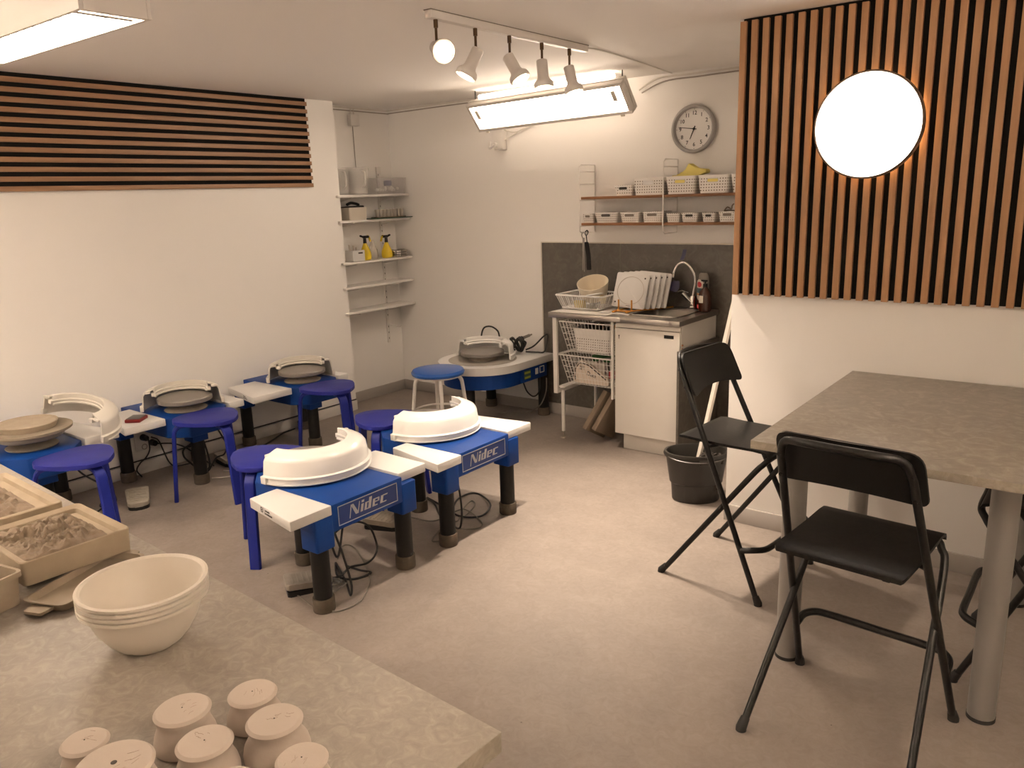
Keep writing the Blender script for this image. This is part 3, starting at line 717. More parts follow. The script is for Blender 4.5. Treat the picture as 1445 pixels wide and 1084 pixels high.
def base_cabinet():
    x0, x1, y0, y1 = -2.51, -2.062, 4.288, KY1 - .002
    t = thing('base_cabinet', 'worn white single-door kitchen cabinet under the sink', 'cabinet', (x0, y0, 0)); W = x1 - x0; D = y1 - y0
    m = MB(); m.b2((0, .018, .115), (.016, D, .842)); m.b2((W - .016, .018, .115), (W, D, .842)); m.b2((.016, .018, .115), (W - .016, D, .131)); m.b2((.016, D - .01, .131), (W - .016, D, .842)); m.b2((.016, .018, .812), (W - .016, .05, .842))
    m.build('body', CABW, t)
    d = MB().b2((.002, -.001, .117), (W - .004, .017, .802), .0025).build('door', CABW, t)
    MB().b2((W - .105, -.004, .762), (W - .042, -.001, .782), .001).build('label_plate', BLKLEG, d)
    m = MB(); m.cyl((.032, -.001, .755), (.032, -.0025, .755), .004, seg=10); m.b2((.0305, -.0025, .735), (.0335, -.001, .752)); m.build('keyhole', BLKLEG, d)
    MB().b2((.002, .004, .806), (W - .004, .018, .832), .002).build('top_rail', CABW, t)
    m = MB()
    for z in (.70, .722): m.cyl((W + .0005, .02, z), (W + .0005, .034, z), .006, seg=10)
    m.build('hinge', mat('rusty_hinge', (.25, .10, .04), .6), t)
    MB().b2((.03, .06, .0), (W - .002, .076, .113), .002).build('plinth', CABW, t)
base_cabinet()
tag(MB().b2((0, 0, 0), (.016, .575, .70), .002).build('stone_slab', TILE, loc=(-2.055, 4.232, .0)), 'dark stone slab standing against the end of the white cabinet behind the bucket', 'stone slab')
def basket_frame():
    x0, x1, y0, y1 = -2.972, -2.52, 4.27, 4.78
    t = thing('basket_frame', 'white metal frame on thin legs under the left end of the counter', 'frame', (0, 0, 0))
    m = MB(); m.b2((x0, y0, .325), (x0 + .03, y0 + .022, .842), .002); m.b2((x0, y1 - .02, .325), (x0 + .03, y1, .842), .002)
    m.b2((x0, y0 + .02, .325), (x0 + .03, y1 - .02, .347), .002); m.b2((x0, y0 + .02, .82), (x0 + .03, y1 - .02, .842), .002)
    for z in (.59,): m.b2((x0 + .022, y0 + .02, z - .006), (x0 + .034, y1 - .02, z + .006))
    m.b2((x0 + .022, y0 + .02, .365), (x0 + .075, y1 - .02, .372))
    m.build('side_frame', SHELFW, t)
    m = MB(); m.b2((x1 - .012, y0 + .01, .335), (x1, y0 + .03, .842)); m.b2((x1 - .012, y1 - .02, .335), (x1, y1, .842)); m.b2((x1 - .012, y0 + .03, .592), (x1, y1 - .02, .604)); m.b2((x1 - .012, y0 + .03, .335), (x1, y1 - .02, .35)); m.build('inner_frame', SHELFW, t)
    for x, y in ((x0 + .034, y0 + .06), (x0 + .034, y1 - .03)):
        m = MB(); m.tube([(x, y, .05), (x, y, .335)], .0125, 12); l = m.build('leg', SHELFW, t)
        m = MB(); m.cyl((x, y, .006), (x, y, .05), .006, seg=10); m.cyl((x, y, 0), (x, y, .008), .02, .014, 16); m.build('foot', HUB, l)
    return x0, x1, y0, y1
FX0, FX1, FY0, FY1 = basket_frame()
def wire_basket(z0, z1, label):
    t = thing('wire_basket', label, 'wire basket', (0, 0, 0), 0, 'white wire baskets under the counter')
    x0, x1 = FX0 + .048, FX1 - .018; y0, y1 = FY0 + .012, FY1 - .03
    def P(u, v, k):                                         # k 0 bottom .. 1 top ; walls lean outwards
        s = .055 * (1 - k)
        return Vector((x0 + s + (x1 - x0 - 2 * s * .6) * u - .0 * s, y0 + s * .4 + (y1 - y0 - .8 * s) * v, z0 + (z1 - z0) * k))
    m = MB(); r = .0017
    loop = lambda k: [P(0, 0, k), P(1, 0, k), P(1, 1, k), P(0, 1, k)]
    m.tube(loop(1), .0042, 8, closed=True)
    for k in (0, .2, .4, .6, .8): m.tube(loop(k), r, 5, closed=True)
    n = 14
    for i in range(n + 1):
        u = i / n
        m.tube([P(u, 0, 1), P(u, 0, 0), P(u, 1, 0), P(u, 1, 1)], r, 5)
    for i in range(1, n):
        v = i / n
        m.tube([P(0, v, 1), P(0, v, 0), P(1, v, 0), P(1, v, 1)], r, 5)
    m.build('wire_mesh', WIRE, t)
wire_basket(.615, .815, 'upper white wire basket under the counter holding a lattice basket')
wire_basket(.402, .592, 'lower white wire basket under the counter holding a paper bag')
basket(-2.855, -2.555, .617, .155, 4.315, .30, 'large white lattice basket inside the upper wire basket under the counter', None, BASK, False)
random.seed(11)
for k in range(6):
    y = 4.36 + .2 * random.random(); x = -2.81 + k * .038
    c = (DARK, BLKLEG, BRICK, DARK, AMBER, BLKLEG)[k]
    tag(MB().box((0, 0, 0), (.035, .09, .15), .006).build('cleaning_item', c, loc=(x, y, .617 + .09), rot=(.12 * random.random(), .1 * random.random(), random.random() * .3)), ('dark', 'black', 'tan', 'darkest', 'amber', 'rightmost black')[k] + ' cleaning item standing in the lattice basket under the counter', 'cleaning item', 'items in the under-counter basket')
def paper_bag():
    t = thing('paper_bag', 'crumpled pale paper bag with black outline and lettering in the lower wire basket', 'bag', (-2.70, 4.318, .408))
    P = rp([(-.145, .0), (.13, .0), (.12, .045), (-.02, .125), (-.10, .145), (-.14, .10)], .02)
    T = plane_xf((0, 0, 0), (1, 0, 0), (0, .12, 1))
    m = MB(); m.prism(P, -.03, 0, .004); m.xf(T).build('bag', PAPER, t)
    m = MB(); m.tube([T @ Vector((a, b, .001)) for a, b in rp([(-.13, .012), (-.135, .09), (-.10, .135), (-.03, .12), (.11, .035)], .015)[3:-3]], .0032, 6)
    text_mesh(m, '0/1', .034, T @ Matrix.Translation((-.082, .098, .0008)), .0004)
    text_mesh(m, 'Dum', .036, T @ Matrix.Translation((-.008, .06, .0008)) @ Matrix.Rotation(-.25, 4, 'Z'), .0004)
    m.build('print', INK, t)
paper_bag()
tag(MB().box((0, 0, 0), (.20, .022, .13), .004).build('folded_paper', mat('folded_paper', (.60, .54, .48), .8), loc=(-2.745, 4.40, .475), rot=(-.1, 0, 0)), 'pale folded paper standing behind the outlined bag in the lower wire basket', 'paper')
tag(MB().box((0, 0, 0), (.035, .03, .05), .004).build('red_packet', PINK, loc=(-2.592, 4.392, .468)), 'small red packet at the cabinet end of the lower wire basket', 'packet')
tag(MB().box((0, 0, 0), (.045, .07, .05), .01).build('black_pouch', BLKLEG, loc=(-2.61, 4.47, .432)), 'black pouch behind the red packet in the lower wire basket', 'pouch')
m = MB(); m.tube([(-.08, 0, 0), (-.03, .02, .02), (.03, .01, .012), (.08, .02, .018)], [.03, .036, .03, .02], 8, smooth=1)
tag(m.build('green_cloth', GREEN, loc=(-2.70, 4.47, .540)), 'dark green cloth on top of the lower wire basket', 'cloth')
m = MB(); m.tube([(-2.68, 4.36, .55), (-2.62, 4.34, .578), (-2.56, 4.36, .585), (-2.54, 4.42, .57)], .007, 8, smooth=5)
tag(m.build('grey_hose', CORDG), 'grey hose curved over the lower wire basket by the cabinet', 'hose')

# things on the counter
def dish_rack():
    t = thing('dish_rack', 'white plastic dish rack with slotted sides on the counter', 'dish rack', (-2.832, 4.50, KZ + .0046))
    hx, hy, h = .178, .140, .092; b = .80
    lo = rp([(-hx * b, -hy * b), (hx * b, -hy * b), (hx * b, hy * b), (-hx * b, hy * b)], .02); hi = rp([(-hx, -hy), (hx, -hy), (hx, hy), (-hx, hy)], .025)
    m = MB(); m.tube([(a, c, h) for a, c in hi], .006, 8, closed=True); m.tube([(a, c, .006) for a, c in lo], .0055, 8, closed=True)
    for (ax, ay), (bx, by), n in (((-1, -1), (1, -1), 20), ((1, -1), (1, 1), 15), ((1, 1), (-1, 1), 20), ((-1, 1), (-1, -1), 15)):
        for i in range(n):
            s = (i + .5) / n; x = ax + (bx - ax) * s; y = ay + (by - ay) * s
            m.tube([(x * hx * b * .99, y * hy * b * .99, .006), (x * hx * .99, y * hy * .99, h)], .0028, 4)
    m.b2((-hx * b, -hy * b, .003), (hx * b, hy * b, .007))
    m.build('rack', WHITE, t)
    m = MB()
    for a in ((-hx * b * .85, -hy * b * .85), (hx * b * .85, -hy * b * .85), (hx * b * .85, hy * b * .85), (-hx * b * .85, hy * b * .85)): m.cyl((*a, -.002), (*a, .006), .009, seg=10)
    m.build('foot', WHITE, t)
dish_rack()
m = MB(); m.lathe([(0, 0), (.072, 0), (.085, .012), (.104, .105), (.106, .118), (.103, .118), (.1, .105), (.082, .016), (.07, .006), (0, .006)], seg=48)
tag(m.build('mixing_bowl', CREAM, loc=(-2.815, 4.55, KZ + .066), rot=(.40, .10, 0)), 'cream plastic bowl tilted up in the white dish rack', 'bowl')
tag(MB().box((0, 0, 0), (.036, .115, .006), .002).build('white_strip', WHITE, loc=(-2.730, 4.408, KZ + .108), rot=(.05, -.04, -.35)), 'white plastic strip lying across the corner of the dish rack', 'plastic strip')
m = MB(); m.lathe([(0, 0), (.018, 0), (.022, .05), (.02, .05), (.016, .004), (0, .004)], seg=18)
tag(m.build('yellow_cup', mat('pale_yellow', (.62, .50, .22), .3), loc=(-2.694, 4.455, KZ + .045)), 'small pale yellow cup standing in the dish rack corner', 'cup')
tag(MB().box((0, 0, 0), (.09, .02, .05), .008).build('yellow_sponge', mat('sponge', (.55, .44, .18), .9), loc=(-2.85, 4.42, KZ + .036)), 'yellow sponge behind the slots of the dish rack', 'sponge')
tag(MB().b2((-2.975, 4.262, KZ), (-2.55, 4.60, KZ + .002), .0005).build('draining_mat', mat('pale_mat', (.70, .66, .60), .35)), 'thin pale mat on the counter under the dish rack', 'mat')
def bats():
    for k in range(5):
        t = thing('throwing_bat', ('frontmost square white throwing bat with round groove leaning in the amber stand', 'second square white throwing bat from the front of the leaning row', 'third square white throwing bat from the front of the leaning row', 'fourth square white throwing bat from the front of the leaning row', 'rearmost square white throwing bat of the leaning row')[k], 'throwing bat', (-2.534 + k * .023, 4.49 + k * .031, KZ + .0215), .08, 'square white throwing bats')
        t.rotation_euler = (-.30, .075, .10)
        W = .225; P = rp([(-W / 2, 0), (W / 2, 0), (W / 2, W), (-W / 2, W)], .014)
        T = Matrix(((1, 0, 0, 0), (0, 0, 1, 0), (0, 1, 0, 0), (0, 0, 0, 1)))
        m = MB(); m.prism(P, 0, .012, .0015); m.xf(T).build('board', WHITE, t)
        m = MB(); m.tube([(.09 * math.cos(a) , -.0002, W * .5 + .09 * math.sin(a)) for a in [i * PI / 24 for i in range(48)]], .0013, 4, closed=True); m.build('groove', mat('groove', (.46, .39, .32), .6), t)
        m = MB()
        for x, z in ((W / 2 - .028, W - .026), (-W / 2 + .02, .03)): m.cyl((x, .002, z), (x, -.0008, z), .0055, seg=10)
        m.build('pin_hole', DARK, t)
        if k == 0:
            m = MB(); m.b2((-.014, -.0008, .011), (.018, .0, .0145)); m.build('print', CORDG, t)
bats()
def stand():
    t = thing('plate_stand', 'amber plastic stand with two upright prongs holding the square bats', 'stand', (-2.518, 4.40, KZ + .0026))
    m = MB()
    for x in (-.055, .04):
        m.tube([(x, -.03, .007), (x, .03, .007), (x, .045, .02), (x - .004, .052, .075)], [.006, .007, .008, .0055], 8, smooth=3)
    m.tube([(-.055, .015, .007), (.04, .015, .007)], .006, 8); m.tube([(-.055, .03, .007), (-.04, .30, .006)], .005, 6); m.tube([(.04, .03, .007), (.19, .33, .006)], .005, 6)
    m.build('frame', AMBER, t)
stand()
m = MB(); m.strap([(-.055, 0, .004), (.0, .01, .006), (.07, .0, .004)], .016, .006, (0, 1, 0), smooth=3)
tag(m.build('white_tool', WHITE, loc=(-2.49, 4.312, KZ + .0026)), 'small white plastic tool lying in front of the amber stand', 'tool')
m = MB(); m.strap([(-.03, 0, .004), (.03, .02, .006)], .02, .006, (0, 1, 0), smooth=3)
tag(m.build('white_tool', WHITE, loc=(-2.61, 4.335, KZ + .0026)), 'stubby white plastic piece at the foot of the amber stand', 'tool')
def soap():
    t = thing('dish_soap', 'dish soap bottle with clear top, oval label and red liquid by the tap', 'bottle', (-2.130, 4.748, KZ), -.55)
    sq = (1, .6)
    m = MB(); m.lathe([(0, 0), (.044, 0), (.048, .012), (.050, .09), (.050, .135)], seg=32, squash=sq); m.lathe([(.050, .135), (0, .135)], seg=32, squash=sq); m.build('liquid', REDL, t)
    m = MB(); m.lathe([(.0503, .135), (.049, .19), (.042, .222), (.030, .236), (0, .238)], seg=32, squash=sq); m.build('bottle', mat('clear_shell', (.42, .38, .33), .12, alpha=.55), t)
    def patch(name, m_, u0, u1, z0, z1, off, oval=True):
        mb = MB(); n = 18; k = 12; rows = []
        for j in range(k + 1):
            z = z0 + (z1 - z0) * j / k; s = math.sqrt(max(.02, 1 - ((j / k - .5) * 2) ** 2)) if oval else 1
            row = []
            for i in range(n + 1):
                a = -PI / 2 + (u0 + (u1 - u0) * i / n) * s
                r = .0505 + off; row.append(mb.bm.verts.new((r * math.cos(a), r * math.sin(a) * .6 - .0006, z)))
            rows.append(row)
        for j in range(k):
            for i in range(n): mb.bm.faces.new((rows[j][i], rows[j][i + 1], rows[j + 1][i + 1], rows[j + 1][i]))
        mb.build(name, m_, t)
    patch('label', LABW, -1.05, 1.05, .062, .195, .0006)
    patch('label_band', LABO, -.82, .82, .096, .104, .0014, False); patch('label_panel', LABB, -.72, .72, .108, .14, .0014, False); patch('label_crest', PINK, -.45, .45, .145, .18, .0014); patch('price_tag', PINK, -.6, .6, .008, .034, .0012, False)
soap()
def brown_bottle():
    t = thing('pump_bottle', 'dark brown pump bottle with pale square label beside the dish soap', 'bottle', (-2.084, 4.675, KZ + .003), -.3)
    m = MB(); m.lathe([(0, 0), (.036, 0), (.039, .008), (.039, .10), (.034, .125), (.016, .145), (.013, .155), (0, .155)], seg=28); m.build('bottle', BROWNB, t)
    m = MB(); m.cyl((0, 0, .152), (0, 0, .172), .015, .014, 16); m.cyl((0, 0, .172), (0, 0, .186), .005, seg=10); m.box((-.008, 0, .19), (.045, .016, .011), .004); m.build('pump', BLKLEG, t)
    mb = MB(); rows = [[mb.bm.verts.new((.0394 * math.cos(a), .0394 * math.sin(a), z)) for a in [-PI / 2 - .5 + i * .1 for i in range(10)]] for z in (.055, .1)]
    for i in range(9): mb.bm.faces.new((rows[0][i], rows[0][i + 1], rows[1][i + 1], rows[1][i]))
    mb.build('label', LABW, t)
brown_bottle()
def leaning_boards():
    for k, (x, lb) in enumerate(((-2.715, 'tan wooden board leaning under the counter, the one further from the cabinet'), (-2.650, 'tan wooden board leaning under the counter, next to the white cabinet'))):
        t = MB().box((0, 0, .145), (.038, .22, .29), .005).build('leaning_board', BRICK, loc=(x, 4.42, .004), rot=(-.0, .0, 0))
        t.rotation_euler = (-.50, .25, -.25); t.location = (x - .012, 4.37 + k * .01, .058)
        tag(t, lb, 'board', 'tan boards leaning under the counter')
leaning_boards()
def bucket():
    t = thing('mop_bucket', 'oval black plastic mop bucket on the floor by the white cabinet', 'bucket', (-1.715, 3.785, 0), math.radians(32))
    sq = (1, .72); m = MB()
    m.lathe([(0, 0), (.118, 0), (.126, .008), (.132, .10), (.140, .105), (.160, .245), (.170, .25), (.174, .262), (.170, .274), (.158, .274), (.150, .25), (.124, .02), (0, .016)], seg=56, squash=sq); m.build('pail', BUCK, t)
    m = MB(); m.tube([(-.162 * math.cos(a), -.162 * .72 * math.sin(a) - .012, .262 - .02 * math.sin(a)) for a in [i * PI / 16 for i in range(17)]], .005, 6); m.build('handle', mat('bucket_handle', (.05, .042, .036), .4), t)
    m = MB(); m.b2((.0, -.128, .225), (.05, -.116, .256), .004); m.build('lug', BUCK, t)
bucket()
def mop():
    t = thing('mop', 'mop with pale flat handle standing head down in the black bucket', 'mop', (-1.66, 3.80, .03))
    a = Vector((-.075, .02, .10)); b = Vector((.135, .18, 1.45))
    MB().strap([a, b], .028, .017, (.9, -.4, -.12)).build('handle', MOPM, t)
    m = MB(); random.seed(2)
    for k in range(60):
        an = random.random() * 2 * PI; r = .046 * math.sqrt(random.random())
        x, y = .02 + r * math.cos(an) * 1.2, .0 + r * math.sin(an)
        m.tube([(x * .8, y * .8, .02), (x, y, .13), (x + random.uniform(-.012, .012), y + random.uniform(-.012, .012), .20 + .03 * random.random()), (x + random.uniform(-.02, .02), y + random.uniform(-.02, .02), .19)], .007, 5, smooth=3)
    m.build('mop_head', MOPS, t)
mop()

# ------------------------------------------------------------------ pottery wheels
DZ = .452
LOGO = [[(0, -.16), (.05, -.16), (.19, 1), (.13, 1)], [(.13, 1), (.30, 1), (.58, .10), (.57, 0), (.40, 0)], [(.52, 0), (.58, 0), (.72, 1), (.67, 1)],
        [(.70, 0), (.86, 0), (.955, .68), (.795, .68)], [(.81, .80), (.97, .80), (1.0, 1), (.84, 1)],
        [(.95, 0), (1.09, 0), (1.185, .68), (1.045, .68)], [(1.08, 0), (1.2, 0), (1.21, .1), (1.09, .1)], [(1.14, .58), (1.29, .58), (1.30, .68), (1.16, .68)], [(1.19, 0), (1.37, 0), (1.51, 1), (1.33, 1)],
        [(1.47, 0), (1.62, 0), (1.715, .68), (1.565, .68)], [(1.60, 0), (1.82, 0), (1.835, .1), (1.60, .1)], [(1.69, .58), (1.98, .58), (1.99, .68), (1.70, .68)], [(1.85, .33), (1.96, .33), (1.99, .6), (1.88, .6)], [(1.65, .33), (1.9, .33), (1.91, .42), (1.66, .42)],
        [(2.0, 0), (2.17, 0), (2.265, .68), (2.095, .68)], [(2.1, 0), (2.42, 0), (2.44, .09), (2.1, .09)], [(2.2, .60), (2.52, .60), (2.55, .70), (2.22, .70)]]
def wheel(label, loc, rz, tray_l, tray_r, logo=True, bat=False, lab=None):
    """local +x: the side away from the potter; tray = (u0, u1, v at u0, v at u1)"""
    t = thing('pottery_wheel', label, 'pottery wheel', loc, rz, 'blue electric pottery wheels')
    m = MB(); m.prism([(.395, -.2), (.395, .2), (-.11, .195), (-.215, .11), (-.215, -.11), (-.11, -.195)], .335, DZ, .006)
    m.b2((.30, -.285, .36), (.385, .285, .415), .004); m.b2((-.12, -.05, .27), (-.02, .05, .336), .004)
    m.build('body', BLUE, t)
    for s, (u0, u1, v0, v1) in ((-1, tray_l), (1, tray_r)):
        P = [(u0, s * .204), (u0, s * v0), (u1, s * v1), (u1, s * .204)]
        if s > 0: P = P[::-1]
        tr = MB().prism(P, DZ - .034, DZ + .008, .005).build('side_tray', WHITE, t)
        if lab and s == lab[0]:
            e = Vector((u1 - u0, s * (v1 - v0), 0)); q = Vector((u0, s * v0, 0)) + e * lab[1]
            nrm = Vector((e.y, -e.x, 0)).normalized(); nrm = nrm if nrm.y * s > 0 else -nrm
            xd = Vector((0, 0, 1)).cross(nrm)
            m = MB(); T = plane_xf(q + nrm * .0008 + Vector((0, 0, DZ - .010)), xd, (0, 0, 1))
            if logo:
                text_mesh(m, 'E/', .030, T @ Matrix.Translation((-.045, 0, 0)), .0003); text_mesh(m, 'ceramic', .0135, T @ Matrix.Translation((.004, .006, 0)), .0003); text_mesh(m, 'keramikteknik', .0115, T @ Matrix.Translation((.012, -.007, 0)), .0003)
            else:
                for k in range(3): m.b2((-.03 + .0 * k, -.009 + .007 * k, -.0003), (.03 - .012 * k, -.006 + .007 * k, .0003))
                m.xf(T)
            m.build('print', INK, tr)
    for u, v in ((.345, -.235), (.345, .235), (-.075, 0)):
        if u > 0: MB().prism(rp([(u - .052, v - .047), (u + .052, v - .047), (u + .052, v + .047), (u - .052, v + .047)], .012, 3), .275, DZ - .036, .004).build('leg_socket', BLUE, t)
        l = MB().cyl((u, v, .045), (u, v, .30), .038, seg=28).build('leg', BLKLEG, t)
        m = MB(); m.lathe([(0, 0), (.044, 0), (.0455, .004), (.0455, .056), (.043, .06), (0, .06)], (u, v, 0), 28); m.build('foot_cap', CAP, l)
    m = MB(); m.lathe([(0, DZ + .001), (.118, DZ + .001), (.122, DZ + .007), (.095, DZ + .016), (.072, DZ + .034), (.080, DZ + .050), (0, DZ + .050)], seg=44); m.build('hub', HUB, t)
    m = MB(); z = DZ + .050; m.lathe([(0, z), (.145, z), (.155, z + .006), (.155, z + .026), (.152, z + .03), (0, z + .03)], seg=60); m.build('wheel_head', ALU, t)
    if logo:
        T = plane_xf((.3953, .0, .395), (0, 1, 0), (0, 0, 1)); fw, fh = .165, .042
        p = MB(); p.prism([(-fw, -fh), (fw, -fh), (fw, fh), (-fw, fh)], 0, .0008); p = p.xf(T).build('badge', BLUED, t)
        m = MB()
        for a, b, c, d in ((-fw, -fh, fw, -fh + .0035), (-fw, fh - .0035, fw, fh), (-fw, -fh, -fw + .0035, fh), (fw - .0035, -fh, fw, fh)): m.b2((a, b, .0006), (c, d, .0016))
        m.xf(T).build('badge_frame', SILV, p)
        m = MB()
        for P in LOGO: m.prism([((x - 1.27) * .085, (y - .42) * .048) for x, y in P], .0006, .0016)
        m.xf(T).build('lettering', SILV, p)
    return t
def potter_tray(a=.27): return (-.13, a, .46, .37)
WL = (.06, .405, .315, .41); WR = (.04, .385, .36, .405)
w1 = wheel('blue pottery wheel nearest the stack of bowls, with silver lettering on its side', (-2.80, 2.085, 0), 0, (.06, .41, .34, .405), (.03, .37, .385, .375), lab=(-1, .45))
w2 = wheel('blue pottery wheel with silver lettering, the one in front of the padded stool', (-2.795, 2.84, 0), 0, (.07, .43, .30, .37), WR)
wA = wheel('blue pottery wheel at the left wall with a red pad on its white tray', (-4.365, 2.43, 0), PI, (-.13, .25, .31, .32), (-.13, .27, .445, .36), logo=False)
wB = wheel('blue pottery wheel at the left wall nearest the alcove shelves', (-4.36, 3.285, 0), PI, (-.13, .24, .29, .29), (-.15, .25, .50, .41), logo=False, lab=(1, .3))
wZ = wheel('blue pottery wheel at the left wall carrying a clay-covered bat and dish', (-4.37, 1.575, 0), PI, (-.13, .27, .385, .33), (-.13, .27, .46, .37), logo=False)
m = MB(); m.b2((0, -.02, 0), (.0012, .045, .007)); m.build('label_strip', SILVP, wA, loc=(-.2168, -.06, .435))
m = MB(); m.b2((0, -.04, 0), (.0012, .045, .012)); m.build('label_strip', SILVP, wB, loc=(-.2168, -.05, .43))
m = MB(); m.b2((0, -.045, 0), (.0012, .02, .012)); m.build('label_strip', SILVP, wZ, loc=(-.2168, .03, .40))

def splash_pan(label, loc, rz, mt, tilt=0., R=.228, posts=True):
    """half of a two-piece pan; arc bulges to local +x, open towards -x; z = 0 at its foot"""
    t = thing('splash_pan', label, 'splash pan', loc, rz, 'half splash pans on the pottery wheels')
    if tilt: t.rotation_euler = (tilt, 0, rz)
    k = R / .228
    prof = [(.222, 0), (.236, 0), (.238, .004), (.231, .007), (.228, .026), (.238, .028), (.238, .032), (.227, .036), (.220, .095), (.212, .108), (.195, .119), (.168, .130), (.154, .134), (.149, .132), (.148, .108), (.143, .105), (.143, .097), (.146, .092), (.140, .089), (.140, .081), (.151, .081), (.155, .124), (.165, .122), (.192, .111), (.206, .101), (.213, .091), (.220, .034), (.223, .02)]
    prof = [(r * k, z) for r, z in prof]
    MB().lathe(prof, seg=44, a0=-PI / 2, a1=PI / 2, close=True).build('pan', mt, t)
    for s in (-1, 1):                                            # stepped joint ends and little feet
        MB().b2((-.014, s * .156 * k - .012, .088), (.03, s * .156 * k + .012, .108), .002).build('joint_tab', mt, t)
        MB().b2((-.012, s * .19 * k - .018, .106), (.004, s * .19 * k + .018, .118), .002).build('joint_tab', mt, t)
        MB().b2((-.004, s * .231 * k - .010, .0), (.03, s * .231 * k + .010, .034), .003).build('pan_foot', mt, t)
    return t
PZ = DZ + .0085
splash_pan('white half splash pan standing on the lettered wheel nearest the bowls', (-2.85, 2.150, PZ), math.radians(2), WHITE2, R=.262)
splash_pan('white half splash pan standing on the lettered wheel in front of the padded stool', (-2.80, 2.885, PZ), math.radians(-3), WHITE2, R=.256)
splash_pan('aged white half splash pan at the left wall on the wheel with the red pad', (-4.385, 2.425, PZ), math.radians(152), OFFW, R=.222)
splash_pan('aged white half splash pan on the wheel nearest the alcove shelves', (-4.375, 3.29, PZ), math.radians(155), OFFW, R=.218)
p = splash_pan('aged white half splash pan lying off its wheel beside the clay-covered bat', (-4.295, 1.748, PZ + .058), math.radians(128), OFFW, R=.226); p.rotation_euler = (math.radians(14), 0, math.radians(102))
# clay-covered bat and dish on the first wheel
m = MB(); m.lathe([(0, 0), (.185, 0), (.196, .006), (.198, .018), (.188, .022), (.15, .018), (0, .018)], seg=64); zt = DZ + .0805
tag(m.build('throwing_bat', DISH, loc=(-4.37, 1.575, zt)), 'round clay-stained bat on the wheel head behind the clay trays', 'throwing bat')
m = MB(); m.lathe([(0, 0), (.128, 0), (.142, .03), (.138, .034), (.13, .024), (.10, .019), (.085, .022), (.06, .018), (.045, .021), (.02, .017), (0, .018)], seg=56)
tag(m.build('clay_dish', mat('dried_clay', (.42, .36, .28), .85, noise=(24, (.33, .27, .2), .8)), loc=(-4.375, 1.57, zt + .0185)), 'shallow clay dish with rings on the clay-stained bat', 'dish')
def pad():
    t = thing('sanding_pad', 'small red block with grey top on the white wheel tray by the left wall', 'pad', (-4.345, 2.115, PZ), math.radians(38))
    MB().box((0, 0, .009), (.085, .105, .018), .003).build('base', REDM, t); MB().box((0, 0, .0195), (.075, .095, .004), .001).build('top', GREYT, t)
pad()
def corner_wheel():
    t = thing('pottery_wheel', 'white-topped blue pottery wheel in the corner by the kitchen counter', 'pottery wheel', (-3.66, 4.36, 0))
    def U(r, y1, n=24): return [(r, y1)] + [(r * math.cos(a), r * math.sin(a)) for a in [-i * PI / n for i in range(n + 1)]] + [(-r, y1)]
    y1 = YB - .02 - 4.36
    MB().prism(U(.325, y1)[::-1], DZ - .035, DZ + .02, .006).build('top', WHITE, t)
    m = MB(); m.lathe([(0, .0), (.235, .0), (.25, .002), (.25, .003), (0, .003)], (0, 0, DZ + .02), 48); m.build('drip_area', mat('grey_film', (.34, .31, .27), .5), t)
    MB().prism(U(.29, y1 - .02)[::-1], DZ - .145, DZ - .036, .004).build('body', BLUE, t)
    c = MB().b2((.292, .06, DZ - .135), (.318, .36, DZ - .037), .003).build('control_box', BLUE, t)
    MB().b2((.318, .075, DZ - .115), (.3192, .155, DZ - .05)).build('sticker', STICK, c); MB().b2((.3192, .08, DZ - .075), (.3198, .15, DZ - .06)).build('sticker_band', STICKY, c); MB().b2((.3192, .08, DZ - .11), (.3198, .15, DZ - .095)).build('sticker_band', STICKY, c)
    m = MB(); m.b2((.318, .21, DZ - .10), (.3215, .245, DZ - .055), .002); m.build('switch', SHELFW, c)
    m = MB()
    for a, b, e, f in ((.265, .272, -.1, -.05), (.315, .322, -.1, -.05), (.265, .322, -.1, -.094), (.265, .322, -.056, -.05)): m.b2((.318, a, DZ + e), (.3205, b, DZ + f))
    m.build('socket_frame', SHELFW, c)
    a = -.62; n = Vector((math.sin(-a) * -1, 0, 0))
    ang = -PI / 2 + .12
    q = Vector((.3262 * math.cos(ang), .3262 * math.sin(ang), DZ - .006))
    T = plane_xf(q, (-math.sin(ang), math.cos(ang), 0), (0, 0, 1))
    m = MB(); m.b2((-.05, -.012, -.002), (.05, .012, .0004)); m.xf(T).build('control_label', PAPER, t)
    m = MB(); m.b2((-.046, -.006, .0004), (-.02, .008, .001)); m.b2((.02, -.008, .0004), (.04, -.006, .001)); m.b2((.02, .006, .0004), (.04, .008, .001)); m.b2((.02, -.008, .0004), (.022, .008, .001)); m.b2((.038, -.008, .0004), (.04, .008, .001)); m.xf(T).build('print', INK, t)
    for x, y in ((-.25, .385), (.262, .385), (-.03, -.13)):
        l = MB().cyl((x, y, .045), (x, y, DZ - .14 if x < .2 else DZ - .03), .04, seg=26).build('leg', BLKLEG, t)
        m = MB(); m.lathe([(0, 0), (.045, 0), (.046, .004), (.046, .056), (.043, .06), (0, .06)], (x, y, 0), 26); m.build('foot_cap', CAP, l)
    z = DZ + .023
    m = MB(); m.lathe([(0, z), (.10, z), (.10, z + .02), (.09, z + .034), (0, z + .034)], seg=40); m.build('hub', HUB, t)
    m = MB(); z += .034; m.lathe([(0, z), (.15, z), (.16, z + .006), (.16, z + .024), (.157, z + .028), (0, z + .028)], seg=60); m.build('wheel_head', ALU, t)
    m = MB(); m.tube([(.305, .08, DZ - .135), (.33, .09, .25), (.335, .16, .20), (.335, .23, .225), (.315, .27, DZ - .135)], .0055, 8, smooth=6); m.build('power_cord', CORD, t)
corner_wheel()
splash_pan('white half splash pan on the white-topped corner wheel', (-3.67, 4.385, DZ + .0285), math.radians(97), WHITE2, R=.225)
